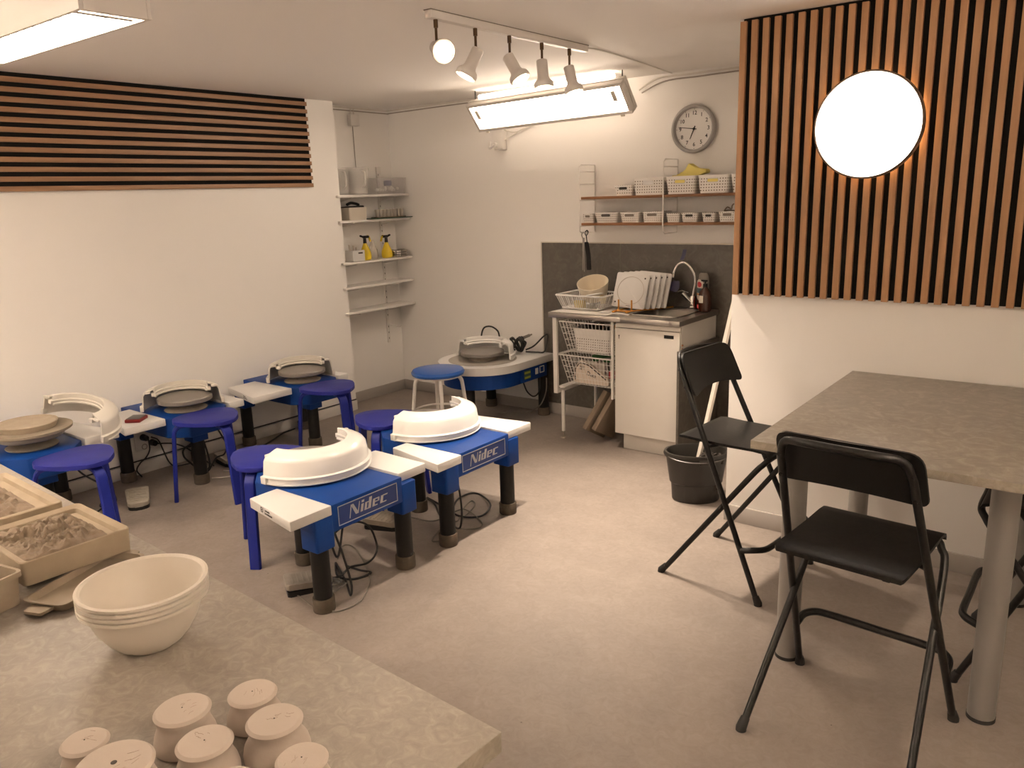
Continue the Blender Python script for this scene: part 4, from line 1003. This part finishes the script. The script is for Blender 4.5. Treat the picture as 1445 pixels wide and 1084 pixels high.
def part_cord(par, pts, r=.0045, m=CORD, sm=7, name='power_cord'):
    bpy.context.view_layer.update(); I = par.matrix_world.inverted()
    return MB().tube([I @ Vector(p) for p in pts], r, 7, smooth=sm).build(name, m, par)
def cord(name, label, pts, r=.0045, m=CORD, sm=7, cat='cord', group=None):
    return tag(MB().tube(pts, r, 7, smooth=sm).build(name, m), label, cat, group)
ct = DZ + .024
ext = thing('extension_cord', 'tangled black extension cord on the white-topped corner wheel behind its pan', 'cord', (-3.56, 4.68, ct))
part_cord(ext, [(-3.97, 4.74, ct + .004), (-3.985, 4.745, .56), (-3.955, 4.745, .625), (-3.885, 4.745, .64), (-3.815, 4.74, .61), (-3.775, 4.72, .555), (-3.70, 4.70, .53), (-3.62, 4.70, ct + .008)], .0065, name='cord_run')
random.seed(8)
part_cord(ext, [(-3.56 + .07 * math.cos(i * 1.25) + random.uniform(-.02, .02), 4.66 + .04 * math.sin(i * 1.1), ct + .012 + .05 * (1 + math.sin(i * 1.9)) + .01 * random.random()) for i in range(22)], .008, name='cord_coil')
part_cord(ext, [(-3.52, 4.70, ct + .02), (-3.47, 4.74, .525), (-3.40, 4.76, .595), (-3.378, 4.785, .61), (-3.372, 4.77, .55), (-3.385, 4.75, ct + .01), (-3.43, 4.72, ct + .006), (-3.52, 4.70, ct + .006)], .006, name='cord_run')
m = MB(); m.box((0, 0, 0), (.10, .018, .022), .005); m.cyl((.05, 0, 0), (.068, 0, 0), .006, seg=8)
tag(m.build('grey_handpiece', CORDG, loc=(-3.53, 4.70, ct + .115), rot=(0, -.38, .2)), 'grey plug connector resting on the tangled cord bundle', 'connector')
cord('grey_hose', 'thin pale hose curving down to the floor past the corner wheel leg', [(-3.335, 4.70, .30), (-3.335, 4.69, .20), (-3.37, 4.67, .10), (-3.46, 4.66, .035), (-3.56, 4.70, .006), (-3.66, 4.64, .006), (-3.70, 4.56, .006)], .0045, CORDG)

# ------------------------------------------------------------------ stools
def tri_stool(label, loc, rz):
    t = thing('wooden_stool', label, 'stool', loc, rz, 'blue three-legged stools'); zs = .476
    P = []
    V = [Vector((.214 * math.cos(a), .214 * math.sin(a))) for a in (0, 2 * PI / 3, 4 * PI / 3)]
    for i in range(3):                                          # bulging triangle, rounded corners
        a, b = V[i], V[(i + 1) % 3]; mid = (a + b) / 2; bul = mid.normalized() * .052
        for k in range(1, 8):
            s = k / 8; P.append(tuple(a * (1 - s) + b * s + bul * 4 * s * (1 - s)))
    P = [tuple(p) for p in [Vector(q) for q in P]]
    Q = [Vector((*p, 0)) for p in P]; Q = spline(Q, 3, True)
    MB().prism([(p.x, p.y) for p in Q], zs - .022, zs, .005).build('seat', STOOLB, t)
    for k in range(3):
        a = k * 2 * PI / 3; d = Vector((math.cos(a), math.sin(a), 0)); s = Vector((-math.sin(a), math.cos(a), 0))
        pts = [d * .06 + Vector((0, 0, zs - .034)), d * .125 + Vector((0, 0, zs - .034)), d * .165 + Vector((0, 0, zs - .044)), d * .187 + Vector((0, 0, zs - .075)), d * .193 + Vector((0, 0, zs - .12)), d * .222 + Vector((0, 0, .0))]
        MB().strap(spline(pts[:5], 4) + [pts[5]], .052, .022, s).build('leg', STOOLL, t)
    return t
D = math.radians
tri_stool('blue three-legged stool nearest the clay trays', (-3.91, 1.595, 0), D(244))
tri_stool('blue three-legged stool in front of the wheel with the red pad', (-4.015, 2.36, 0), D(238))
tri_stool('blue three-legged stool in front of the wheel nearest the alcove', (-3.985, 3.205, 0), D(226))
tri_stool('blue three-legged stool mostly hidden behind the lettered wheel nearest the bowls', (-3.125, 2.105, 0), D(60))
tri_stool('scratched blue stool behind the splash pan of the farther lettered wheel', (-3.12, 2.87, 0), D(60))
def round_stool():
    t = thing('padded_stool', 'round blue padded stool on white metal legs in front of the corner wheel', 'stool', (-3.63, 3.848, 0))
    m = MB(); m.lathe([(0, .462), (.165, .462), (.178, .47), (.182, .484), (.172, .499), (.13, .508), (0, .512)], seg=56); m.build('cushion', mat('blue_vinyl', (.010, .085, .36), .28, clear=.3), t)
    m = MB(); m.lathe([(0, .452), (.155, .452), (.155, .462), (0, .462)], seg=40); m.build('seat_plate', SHELFW, t)
    for k in range(4):
        a = D(48 + 90 * k); d = Vector((math.cos(a), math.sin(a), 0))
        m = MB(); m.tube(spline([d * .09 + Vector((0, 0, .448)), d * .13 + Vector((0, 0, .446)), d * .155 + Vector((0, 0, .42)), d * .163 + Vector((0, 0, .38))], 4) + [d * .205 + Vector((0, 0, .02))], .013, 12)
        l = m.build('leg', SHELFW, t)
        m = MB(); s = Vector((-math.sin(a), math.cos(a), 0))
        for z in (.10, .15, .20, .25):
            p = d * (.163 + .042 * (.38 - z) / .36 + .0125) + Vector((0, 0, z)); m.cyl(p, p + d * .0015, .004, seg=8)
        m.build('adjusting_hole', DARK, l)
        m = MB(); m.cyl(d * .205, d * .203 + Vector((0, 0, .03)), .016, seg=12); m.build('foot_cap', SHELFW, l)
    m = MB(); m.tube([(.177 * math.cos(a), .177 * math.sin(a), .21) for a in [i * PI / 20 for i in range(40)]], .008, 8, closed=True); m.build('foot_ring', SHELFW, t)
round_stool()

# ------------------------------------------------------------------ folding chairs
def folding_chair(label, loc, rz):
    """local +x: the way the sitter faces"""
    t = thing('folding_chair', label, 'chair', loc, rz, 'black folding chairs around the high table')
    r = .0115
    post = lambda s, z: Vector((.222 - .425 * z / .93, s * (.243 - .072 * z / .93), z))
    L = [post(-1, z) for z in (.02, .3, .6, .84)]; Rr = [post(1, z) for z in (.84, .6, .3, .02)]
    top = [Vector((-.19, -.172, .90)), Vector((-.212, -.152, .945)), Vector((-.238, -.09, .957)), Vector((-.246, 0, .959)), Vector((-.238, .09, .957)), Vector((-.212, .152, .945)), Vector((-.19, .172, .90))]
    MB().tube(spline(L + top + Rr, 6), r, 12).build('back_frame', BLK, t)
    leg = lambda s, z: Vector((-.235 + .425 * z / .575, s * (.238 - .052 * z / .575), z))
    A = [leg(-1, z) for z in (.02, .3, .52)]; B = [leg(1, z) for z in (.52, .3, .02)]
    mid = [Vector((.186, -.172, .566)), Vector((.204, -.14, .588)), Vector((.206, 0, .590)), Vector((.204, .14, .588)), Vector((.186, .172, .566))]
    MB().tube(spline(A + mid + B, 6), r, 12).build('leg_frame', BLK, t)
    m = MB(); z = .205
    a = post(-1, z); b = post(1, z)
    m.tube([a + Vector((.005, 0, 0)), a + Vector((.05, .004, .012)), Vector((a.x + .085, a.y + .03, z + .016)), Vector((a.x + .095, a.y + .08, z + .016)), Vector((a.x + .095, 0, z + .016)), Vector((a.x + .095, b.y - .08, z + .016)), Vector((a.x + .085, b.y - .03, z + .016)), b + Vector((.05, -.004, .012)), b + Vector((.005, 0, 0))], .0125, 10, smooth=5)
    m.build('footrest', BLK, t)
    # seat: a thin board with a rolled front edge
    rings = []; W = .178
    for x, dz, w in ((-.200, -.005, .95), (-.194, -.001, .985), (-.165, .001, 1), (-.08, -.002, 1), (.04, -.002, 1), (.14, .001, 1), (.178, -.001, 1), (.198, -.008, 1), (.205, -.020, 1)):
        zz = .622 + dz
        rings.append([(x, -W * w, zz), (x, W * w, zz), (x, W * w, zz - .011), (x, -W * w, zz - .011)])
    MB().ring_sweep(rings).build('seat', BLKW, t, ang=50)
    m = MB(); m.b2((-.19, -.14, .598), (.195, -.12, .612), .002); m.b2((-.19, .12, .598), (.195, .14, .612), .002); m.tube([post(-1, .60), Vector((-.03, -.16, .60)), Vector((-.03, .16, .60)), post(1, .60)], .007, 8); m.build('seat_rail', BLK, t)
    # backrest: curved board in front of the frame
    m = MB(); n = 14; grid = []
    out = rp([(-.200, .80), (-.07, .818), (.07, .818), (.200, .80), (.194, .968), (-.194, .968)], [.026, .06, .06, .026, .05, .05], 6)
    bx = lambda y, z: .222 - .425 * z / .93 + .020 + .030 * ((y / .21) ** 2) - .018
    f = [m.bm.verts.new((bx(y, z), y, z)) for y, z in out]; g = [m.bm.verts.new((bx(y, z) + .011, y, z)) for y, z in out]
    k = len(out)
    for i in range(k): m.bm.faces.new((f[i], f[(i + 1) % k], g[(i + 1) % k], g[i]))
    # fill with vertical strips so the curve reads
    def fill(vs, off):
        ys = [-.183 + .366 * i / 12 for i in range(13)]
        import bisect
        def zr(y):
            zs = []
            for i in range(k):
                (y0, z0), (y1, z1) = out[i], out[(i + 1) % k]
                if (y0 - y) * (y1 - y) <= 0 and abs(y1 - y0) > 1e-9: zs.append(z0 + (z1 - z0) * (y - y0) / (y1 - y0))
            return min(zs), max(zs)
        cols = []
        for y in ys:
            a, b = zr(y); cols.append([m.bm.verts.new((bx(y, a + (b - a) * j / 4) + off, y, a + (b - a) * j / 4)) for j in range(5)])
        for i in range(12):
            for j in range(4): m.bm.faces.new((cols[i][j], cols[i + 1][j], cols[i + 1][j + 1], cols[i][j + 1]))
        return cols
    for vs, off in ((f, 0), (g, .011)):
        c = fill(vs, off)
        for end, sgn in ((c[0], -1), (c[-1], 1)):
            sv = [v for v in vs if (v.co.y * sgn) >= .183 - 1e-6]
            sv.sort(key=lambda v: v.co.z)
            loopv = sv + [v for v in end[::-1]]
            try: m.bm.faces.new(loopv)
            except ValueError: pass
        for row in (0, 4):
            rv = [cc[row] for cc in c]
    m.build('backrest', BLKWB, t, ang=50)
    m = MB()
    for s in (-1, 1):
        for z in (.83, .90): 
            p = post(s, z); m.cyl((p.x - .0115, p.y, z), (p.x - .0145, p.y, z - .001), .006, seg=10)
    m.build('rivet', BLK, t)
    for s in (-1, 1):
        for p, q in ((post(s, .03), post(s, 0)), (leg(s, .03), leg(s, 0))):
            m = MB(); m.tube([(q.x, q.y, 0), (q.x, q.y, .008), (p.x, p.y, .034)], [.0165, .0165, .0135], 14); m.build('foot', RUB, t)
    return t
folding_chair('black folding chair with its back to us, on our side of the high table', (-.528, 2.315, 0), D(85.5))
folding_chair('black folding chair at the free end of the high table, beside the mop bucket', (-1.215, 3.128, 0), D(-6))
folding_chair('black folding chair tucked under the cut-off end of the high table behind its grey leg', (-.085, 2.985, 0), D(180))

# ------------------------------------------------------------------ high table by the slatted wall
def high_table():
    T = .832
    t = thing('high_table', 'high table with worn grey laminate top on round grey steel legs', 'table', (-.505, 3.005, 0))
    m = MB(); m.b2((-.402, -.592, T - .0015), (.402, .595, T), .0008); m.build('tabletop', LAMI, t)
    MB().b2((-.402, -.592, T - .028), (.402, .595, T - .0016), .0015).build('edge_band', LAME, t)
    for x in (-.302, .302):
        for y in (-.426, .435):
            l = MB().cyl((x, y, .012), (x, y, T - .028), .039, seg=32).build('leg', PIPE, t)
            MB().cyl((x, y, 0), (x, y, .012), .0405, seg=32).build('foot_ring', RUB, l)
high_table()

# ------------------------------------------------------------------ foreground work table
TZ = .84
def work_table():
    t = thing('work_table', 'foreground work table with a beige speckled laminate top', 'table', (-.672, .808, 0), D(-2.8))
    MB().b2((-2.35, -.86, TZ - .002), (0, 0, TZ - .0005), .0007).build('tabletop', LAMB, t)
    MB().b2((-2.35, -.86, TZ - .036), (0, 0, TZ - .0021), .0015).build('edge_band', LAME, t)
    m = MB()
    m.b2((-2.28, -.09, TZ - .115), (-.075, -.065, TZ - .036)); m.b2((-2.28, -.80, TZ - .115), (-.075, -.775, TZ - .036)); m.b2((-.09, -.775, TZ - .115), (-.065, -.09, TZ - .036)); m.build('apron', WOODL, t)
    for x, y in ((-.085, -.085), (-2.26, -.085), (-.085, -.78), (-2.26, -.78)):
        MB().b2((x - .03, y - .03, 0), (x + .03, y + .03, TZ - .036), .003).build('leg', WOODL, t)
work_table()
# nested bowls
def bowl_profile(h, R, rb): return [(0, 0), (rb, 0), (rb + .003, .003), (rb + .014, .010), (R * .66, h * .26), (R * .79, h * .5), (R * .868, h * .74), (R - .0115, h - .014), (R - .009, h - .0072), (R + .001, h - .0065), (R + .0015, h - .001), (R - .004, h + .0005), (R - .0085, h - .003), (R - .0130, h - .014), (R * .855, h * .74), (R * .777, h * .5), (R * .645, h * .265), (rb + .012, .0135), (rb, .0045), (0, .0045)]
for k in range(4):
    m = MB(); m.lathe(bowl_profile(.099, .1115, .046), seg=72)
    tag(m.build('mixing_bowl', BOWLM, loc=(-1.366 + .0005 * k, .632, TZ + .0005 + k * .0092), ang=25), ('lowest of the nested off-white plastic bowls on the work table', 'second bowl from the bottom of the nested off-white stack', 'third bowl from the bottom of the nested off-white stack', 'topmost, open bowl of the nested off-white plastic stack')[k], 'bowl', 'nested plastic bowls')
# upturned clay pots
def pot(loc, r, h, flare, label, hole=False, tilt=(0, 0), seed=0):
    t = thing('clay_pot', label, 'pot', loc, seed * 1.3, 'unglazed pots standing upside down')
    t.rotation_euler = (tilt[0], tilt[1], seed * 1.3)
    m = MB(); R = r * flare
    m.lathe([(R - .004, 0), (R, .003), (R * 1.0, h * .16), (R * .955, h * .34), (r * .93, h * .58), (r * .90, h * .72), (r * .965, h * .86), (r, h - .004), (r - .004, h), (r - .008, h + .0006), (0, h + .0008), ] , seg=56)
    m.lathe([(R - .004, 0), (R - .008, .003), (r * .85, h * .5), (r * .8, h - .01), (0, h - .01)], seg=40)
    m.build('body', CLAYW, t)
    random.seed(40 + seed); m = MB()
    for k in range(7):
        x, y = random.uniform(-.4, .4) * r, random.uniform(-.5, .1) * r
        a = random.uniform(-.4, .4) + seed; L = r * random.uniform(.12, .3)
        m.tube([(x, y, h + .0008), (x + L * .5 * math.cos(a), y + L * .5 * math.sin(a) + .001, h + .0009), (x + L * math.cos(a + .2), y + L * math.sin(a + .2), h + .0008)], .00035, 4)
    m.build('scratched_mark', SCRIB, t)
    m = MB(); rr = .0042 if hole else .0011; m.cyl((0, 0, h - .004), (0, 0, h + .0012), rr, seg=14); m.build('drain_hole', DARK, t)
H = .056
pot((-1.004, .606, TZ), .0375, .052, 1.14, 'unglazed upturned pot furthest from the work table corner row, alone at the back right', seed=1)
pot((-1.046, .514, TZ), .0415, .060, 1.11, 'tall unglazed upturned pot at the back left, behind the pot with the large hole', seed=2)
pot((-.912, .580, TZ), .041, .058, 1.18, 'unglazed upturned pot with tally scratches in front of the back right one', seed=3)
pot((-.957, .495, TZ), .0395, .055, 1.12, 'unglazed upturned pot with the freckled base in the middle of the group', tilt=(.0, .0), seed=4)
pot((-.818, .555, TZ), .036, .052, 1.12, 'unglazed upturned pot nearest the free corner of the work table', seed=5)
pot((-1.014, .395, TZ), .052, .058, 1.06, 'large unglazed upturned pot with a dark drain hole in its base', hole=True, seed=6)
pot((-1.108, .398, TZ), .033, .050, 1.14, 'unglazed upturned pot half hidden behind the one with the drain hole', seed=7)
pot((-.862, .478, TZ), .028, .050, 1.10, 'small unglazed upturned pot just showing at the bottom edge', seed=8)
# plaster trays with clay
def clay_tray(label, x0, x1, y0, y1, z0, z1, rz, seed):
    cx, cy = (x0 + x1) / 2, (y0 + y1) / 2
    t = thing('plaster_tray', label, 'tray', (cx, cy, z0), rz); hx, hy, h = (x1 - x0) / 2, (y1 - y0) / 2, z1 - z0
    random.seed(seed); m = MB()
    out = rp([(-hx, -hy), (hx, -hy), (hx, hy), (-hx, hy)], .014, 5); inn = [(a * (1 - .016 / hx), b * (1 - .016 / hy)) for a, b in out]
    out2 = [(a * .97, b * .985) for a, b in out]
    m.ring_sweep([[(a, b, 0) for a, b in out2], [(a, b, h * .9) for a, b in out], [(a, b, h + .002) for a, b in out], [(a * .985, b * .985, h + .004) for a, b in out], [(a, b, h - .002) for a, b in inn], [(a * .95, b * .97, h - .012) for a, b in inn]], caps=True)
    m.build('tray', PLAST, t)
    from mathutils import noise as nz
    m = MB(); NX, NY = 56, 56; g = []
    lx, ly = hx * .80, hy * .92
    for i in range(NX + 1):
        row = []
        for j in range(NY + 1):
            u, v = i / NX * 2 - 1, j / NY * 2 - 1
            x, y = u * lx - hx * .10, v * ly * .86 - hy * .08
            e = max(0, 1 - abs(u) ** 3.5) * max(0, 1 - abs(v) ** 3.5)
            p = Vector((x * 48 + seed * 7, y * 40, .3)); q = p + .9 * Vector(nz.noise_vector(p * .6))
            f = abs(nz.noise(q)) * 1.1 + .6 * abs(nz.noise(q * 2.3)) + .25 * nz.noise(q * 5)
            row.append(m.bm.verts.new((x, y, h - .0125 + e ** .5 * (.005 + .021 * f))))
        g.append(row)
    for i in range(NX):
        for j in range(NY): m.bm.faces.new((g[i][j], g[i + 1][j], g[i + 1][j + 1], g[i][j + 1]))
    m.build('clay_scrap', SLURRY, t, ang=60)
clay_tray('plaster tray heaped with wet clay, the one next to the stack of bowls', -2.02, -1.752, .574, .805, TZ + .022, TZ + .073, D(-1.5), 3)
clay_tray('plaster tray of clay at the edge of the work table, further from the bowls', -2.46, -2.075, .50, .80, TZ + .004, TZ + .070, D(-2), 5)
for k, y in enumerate((.66, .76)):
    tag(MB().b2((-2.0, y - .03, TZ + .0003), (-1.815, y + .03, TZ + .0218), .002).build('batten', BRICK), ('wooden batten under the near part of the clay tray', 'wooden batten under the far end of the clay tray next to the bowls')[k], 'batten')
def low_tray():
    t = thing('shallow_tray', 'shallow clay-smeared tray between the plaster tray and the bowls', 'tray', (-1.705, .675, TZ), D(22))
    hx, hy = .052, .118
    out = rp([(-hx, -hy), (hx, -hy), (hx, hy), (-hx, hy)], .02); 
    m = MB(); sc = lambda P, s, z: [(a * s, b * (1 - (1 - s) * .5), z) for a, b in P]
    m.ring_sweep([sc(out, .84, 0), sc(out, .9, .004), sc(out, .96, .016), sc(out, 1.06, .018), sc(out, 1.06, .0205), sc(out, .95, .0205), sc(out, .86, .007)])
    m.build('tray', DIRTY, t)
    m = MB(); m.prism(rp([(-.022, -hy - .028), (.022, -hy - .028), (.026, -hy + .004), (-.026, -hy + .004)], .006), .008, .014); m.build('handle', DIRTY, t)
    m = MB(); m.prism(rp([(-.024, hy - .004), (.024, hy - .004), (.02, hy + .02), (-.02, hy + .02)], .006), .014, .018); m.build('handle', DIRTY, t)
low_tray()
def clay_box():
    t = thing('clay_box', 'clay-smeared plastic box at the cut-off corner of the work table', 'box', (-1.787, .474, TZ), D(12))
    hx, hy, h = .070, .075, .072
    out = rp([(-hx, -hy), (hx, -hy), (hx, hy), (-hx, hy)], .014); sc = lambda s, z: [(a * s, b * s, z) for a, b in out]
    MB().ring_sweep([sc(.92, 0), sc(.99, h - .012), sc(1.05, h - .011), sc(1.05, h), sc(.97, h), sc(.95, h - .01), sc(.88, .006)]).build('box', DIRTY, t)
    m = MB(); m.ring_sweep([sc(.89, .007), sc(.92, .03)]); m.build('clay', SLURRY, t)
clay_box()

# ------------------------------------------------------------------ on the floor: pedals, cords, sockets
def pedal(label, loc, rz, mt=SILVP, L=.20, W=.125):
    t = thing('foot_pedal', label, 'pedal', loc, rz, 'foot pedals of the pottery wheels')
    P = rp([(-L / 2, -W / 2), (L / 2, -W / 2 * .9), (L / 2, W / 2 * .9), (-L / 2, W / 2)], [.012, .04, .04, .012])
    MB().prism([(a * .97, b * .95) for a, b in P], 0, .022, .004).build('base', BLKLEG, t)
    m = MB(); m.prism(P, -.013, .013, .006)
    for k in range(7): m.b2((-L * .36 + L * .11 * k, -W * .36, .0125), (-L * .36 + L * .11 * k + .008, W * .36, .0155), .001)
    m.xf(Matrix.Translation((0, 0, .040)) @ Matrix.Rotation(.07, 4, 'Y')).build('treadle', mt, t)
pedal('grey ribbed foot pedal on the floor behind the stool nearest the clay trays', (-4.285, 2.03, 0), D(-26), mat('ribbed_pedal', (.42, .38, .32), .5, noise=(30, (.26, .23, .19), .9)), .23, .125)
pedal('grey foot pedal on the floor below the wheel with the red pad', (-4.47, 2.74, 0), D(-10), mat('bare_pedal', (.44, .39, .33), .45, .2))
pedal('grey foot pedal behind the front black leg of the lettered wheel nearest the bowls', (-2.66, 1.935, 0), D(60))
pedal('dark foot pedal at the back leg of the farther lettered wheel', (-2.86, 2.585, 0), D(20), HUB)
part_cord(w1, [(-2.6, 2.12, .335), (-2.6, 2.06, .12), (-2.6, 2.03, .17), (-2.6, 2.025, .205), (-2.6, 2.05, .228), (-2.6, 2.106, .24), (-2.6, 2.187, .23), (-2.6, 2.25, .18), (-2.6, 2.282, .09), (-2.59, 2.262, .045), (-2.58, 2.197, .03), (-2.58, 2.102, .05), (-2.60, 2.05, .02), (-2.66, 1.98, .025)], .005, name='power_cord')
part_cord(w1, [(-2.5, 1.955, .335), (-2.5, 1.98, .25), (-2.5, 1.998, .19), (-2.5, 2.02, .10), (-2.475, 2.015, .03), (-2.45, 1.985, .006), (-2.56, 2.055, .006), (-2.70, 2.13, .006), (-2.74, 2.15, .006), (-2.63, 2.07, .006), (-2.55, 2.09, .006), (-2.53, 2.175, .006), (-2.60, 2.165, .006), (-2.68, 2.16, .006)], .005, name='power_cord')
part_cord(w1, [(-2.772, 2.189, .004), (-2.839, 2.256, .004), (-2.861, 2.314, .004), (-2.785, 2.312, .004), (-2.614, 2.216, .004), (-2.492, 2.133, .004), (-2.41, 2.035, .004), (-2.375, 1.95, .004), (-2.40, 1.86, .004), (-2.511, 1.835, .004), (-2.601, 1.852, .004), (-2.70, 1.87, .004), (-2.735, 1.92, .012)], .003, CORDG, name='power_cord')
random.seed(21)
part_cord(w1, [(-2.56 + .05 * math.cos(i * 1.1) + random.uniform(-.015, .015), 1.985 + .045 * math.sin(i * 1.1) + random.uniform(-.015, .015), .006 + .035 * random.random()) for i in range(20)], .0035, CORDG, name='power_cord')
part_cord(w2, [(-2.95, 2.985, .006), (-2.78, 2.937, .006), (-2.62, 2.885, .006), (-2.53, 2.95, .006), (-2.563, 3.067, .02), (-2.72, 3.177, .006), (-2.79, 3.168, .006), (-2.79, 3.062, .006), (-2.73, 2.95, .006)], .005, name='power_cord')
part_cord(w2, [(-2.47, 2.70, .335), (-2.45, 2.70, .25), (-2.45, 2.71, .17), (-2.46, 2.72, .09), (-2.50, 2.74, .02), (-2.60, 2.785, .006), (-2.712, 2.832, .006), (-2.848, 2.938, .006), (-2.95, 2.975, .006)], .005, name='power_cord')
part_cord(w2, [(-2.84, 2.735, .004), (-2.708, 2.758, .004), (-2.686, 2.834, .004), (-2.658, 2.957, .012), (-2.492, 2.899, .004), (-2.444, 2.832, .004), (-2.5, 2.776, .004), (-2.6, 2.749, .004), (-2.568, 2.637, .004), (-2.53, 2.58, .004), (-2.50, 2.64, .004), (-2.589, 2.776, .011), (-2.6, 2.849, .004), (-2.682, 2.985, .004), (-2.713, 3.087, .004), (-2.643, 3.032, .011), (-2.599, 2.89, .004)], .0035, CORDG, name='power_cord')
def wall_outlet():
    t = thing('wall_outlet', 'white wall outlet with two black plugs under the wheel with the red pad', 'outlet', (XL, 2.365, .21))
    MB().box((.008, 0, 0), (.016, .15, .12), .004).build('plate', SHELFW, t)
    for y, z in ((-.022, .022), (.03, -.024)):
        m = MB(); m.cyl((.016, y, z), (.058, y, z), .021, .018, 20); m.build('plug', CORD, t)
    m = MB(); m.tube([(.016, -.02 + .016 * math.cos(a), -.04 + .016 * math.sin(a)) for a in [i * PI / 10 for i in range(20)]], .003, 6, closed=True); m.build('empty_socket', mat('grey_cable', (.36, .32, .28), .6), t)
    return t
outlet = wall_outlet()
part_cord(outlet, [(-4.722, 2.343, .232), (-4.70, 2.343, .232), (-4.695, 2.34, .165), (-4.695, 2.31, .121), (-4.69, 2.27, .10), (-4.69, 2.24, .06), (-4.70, 2.27, .006)], .0045, name='plug_cord')
part_cord(outlet, [(-4.722, 2.395, .186), (-4.70, 2.40, .187), (-4.69, 2.487, .165), (-4.68, 2.557, .125), (-4.66, 2.621, .06), (-4.60, 2.66, .006), (-4.50, 2.64, .006)], .0045, name='plug_cord')
part_cord(outlet, [(-4.70, 2.362, .24), (-4.69, 2.40, .21), (-4.69, 2.425, .131), (-4.70, 2.455, .05), (-4.71, 2.50, .006), (-4.68, 2.58, .006)], .0045, name='plug_cord')
part_cord(wA, [(-4.50, 2.56, .335), (-4.52, 2.54, .20), (-4.56, 2.49, .15), (-4.57, 2.486, .105), (-4.57, 2.513, .06), (-4.55, 2.56, .01), (-4.52, 2.57, .08), (-4.51, 2.55, .19), (-4.50, 2.57, .25), (-4.49, 2.60, .12), (-4.48, 2.60, .02), (-4.46, 2.55, .006)], .006, name='power_cord')
part_cord(wA, [(-4.30, 2.56, .335), (-4.30, 2.60, .25), (-4.31, 2.63, .18), (-4.33, 2.62, .12), (-4.36, 2.58, .10), (-4.40, 2.54, .02), (-4.45, 2.52, .006)], .005, name='power_cord')
cord('white_cable', 'pale cable loop on the floor beside the middle wheel leg', [(-4.30, 2.50, .005), (-4.24, 2.56, .005), (-4.22, 2.63, .005), (-4.28, 2.66, .005), (-4.36, 2.62, .005)], .004, CORDW)
part_cord(wB, [(-4.74, 3.46, .006), (-4.72, 3.34, .006), (-4.64, 3.19, .006), (-4.585, 3.066, .006), (-4.567, 2.953, .006), (-4.63, 2.90, .006), (-4.70, 2.93, .006)], .006, name='power_cord')
part_cord(wZ, [(-4.40, 1.75, .335), (-4.36, 1.78, .25), (-4.30, 1.84, .18), (-4.28, 1.90, .10), (-4.33, 1.92, .03), (-4.42, 1.88, .006), (-4.52, 1.95, .006)], .005, name='power_cord')
part_cord(wZ, [(-4.50, 1.90, .335), (-4.46, 1.94, .22), (-4.42, 1.95, .12), (-4.38, 1.92, .04), (-4.36, 1.84, .006), (-4.30, 1.78, .006)], .005, name='power_cord')
cord('wall_cable', 'thin dark cable clipped along the top of the white skirting', [(XL + .010, 1.2, .088), (XL + .010, 2.4, .088), (XL + .010, 3.3, .086), (XL + .010, 4.09, .085)], .0045, CORD, 2, 'cable')
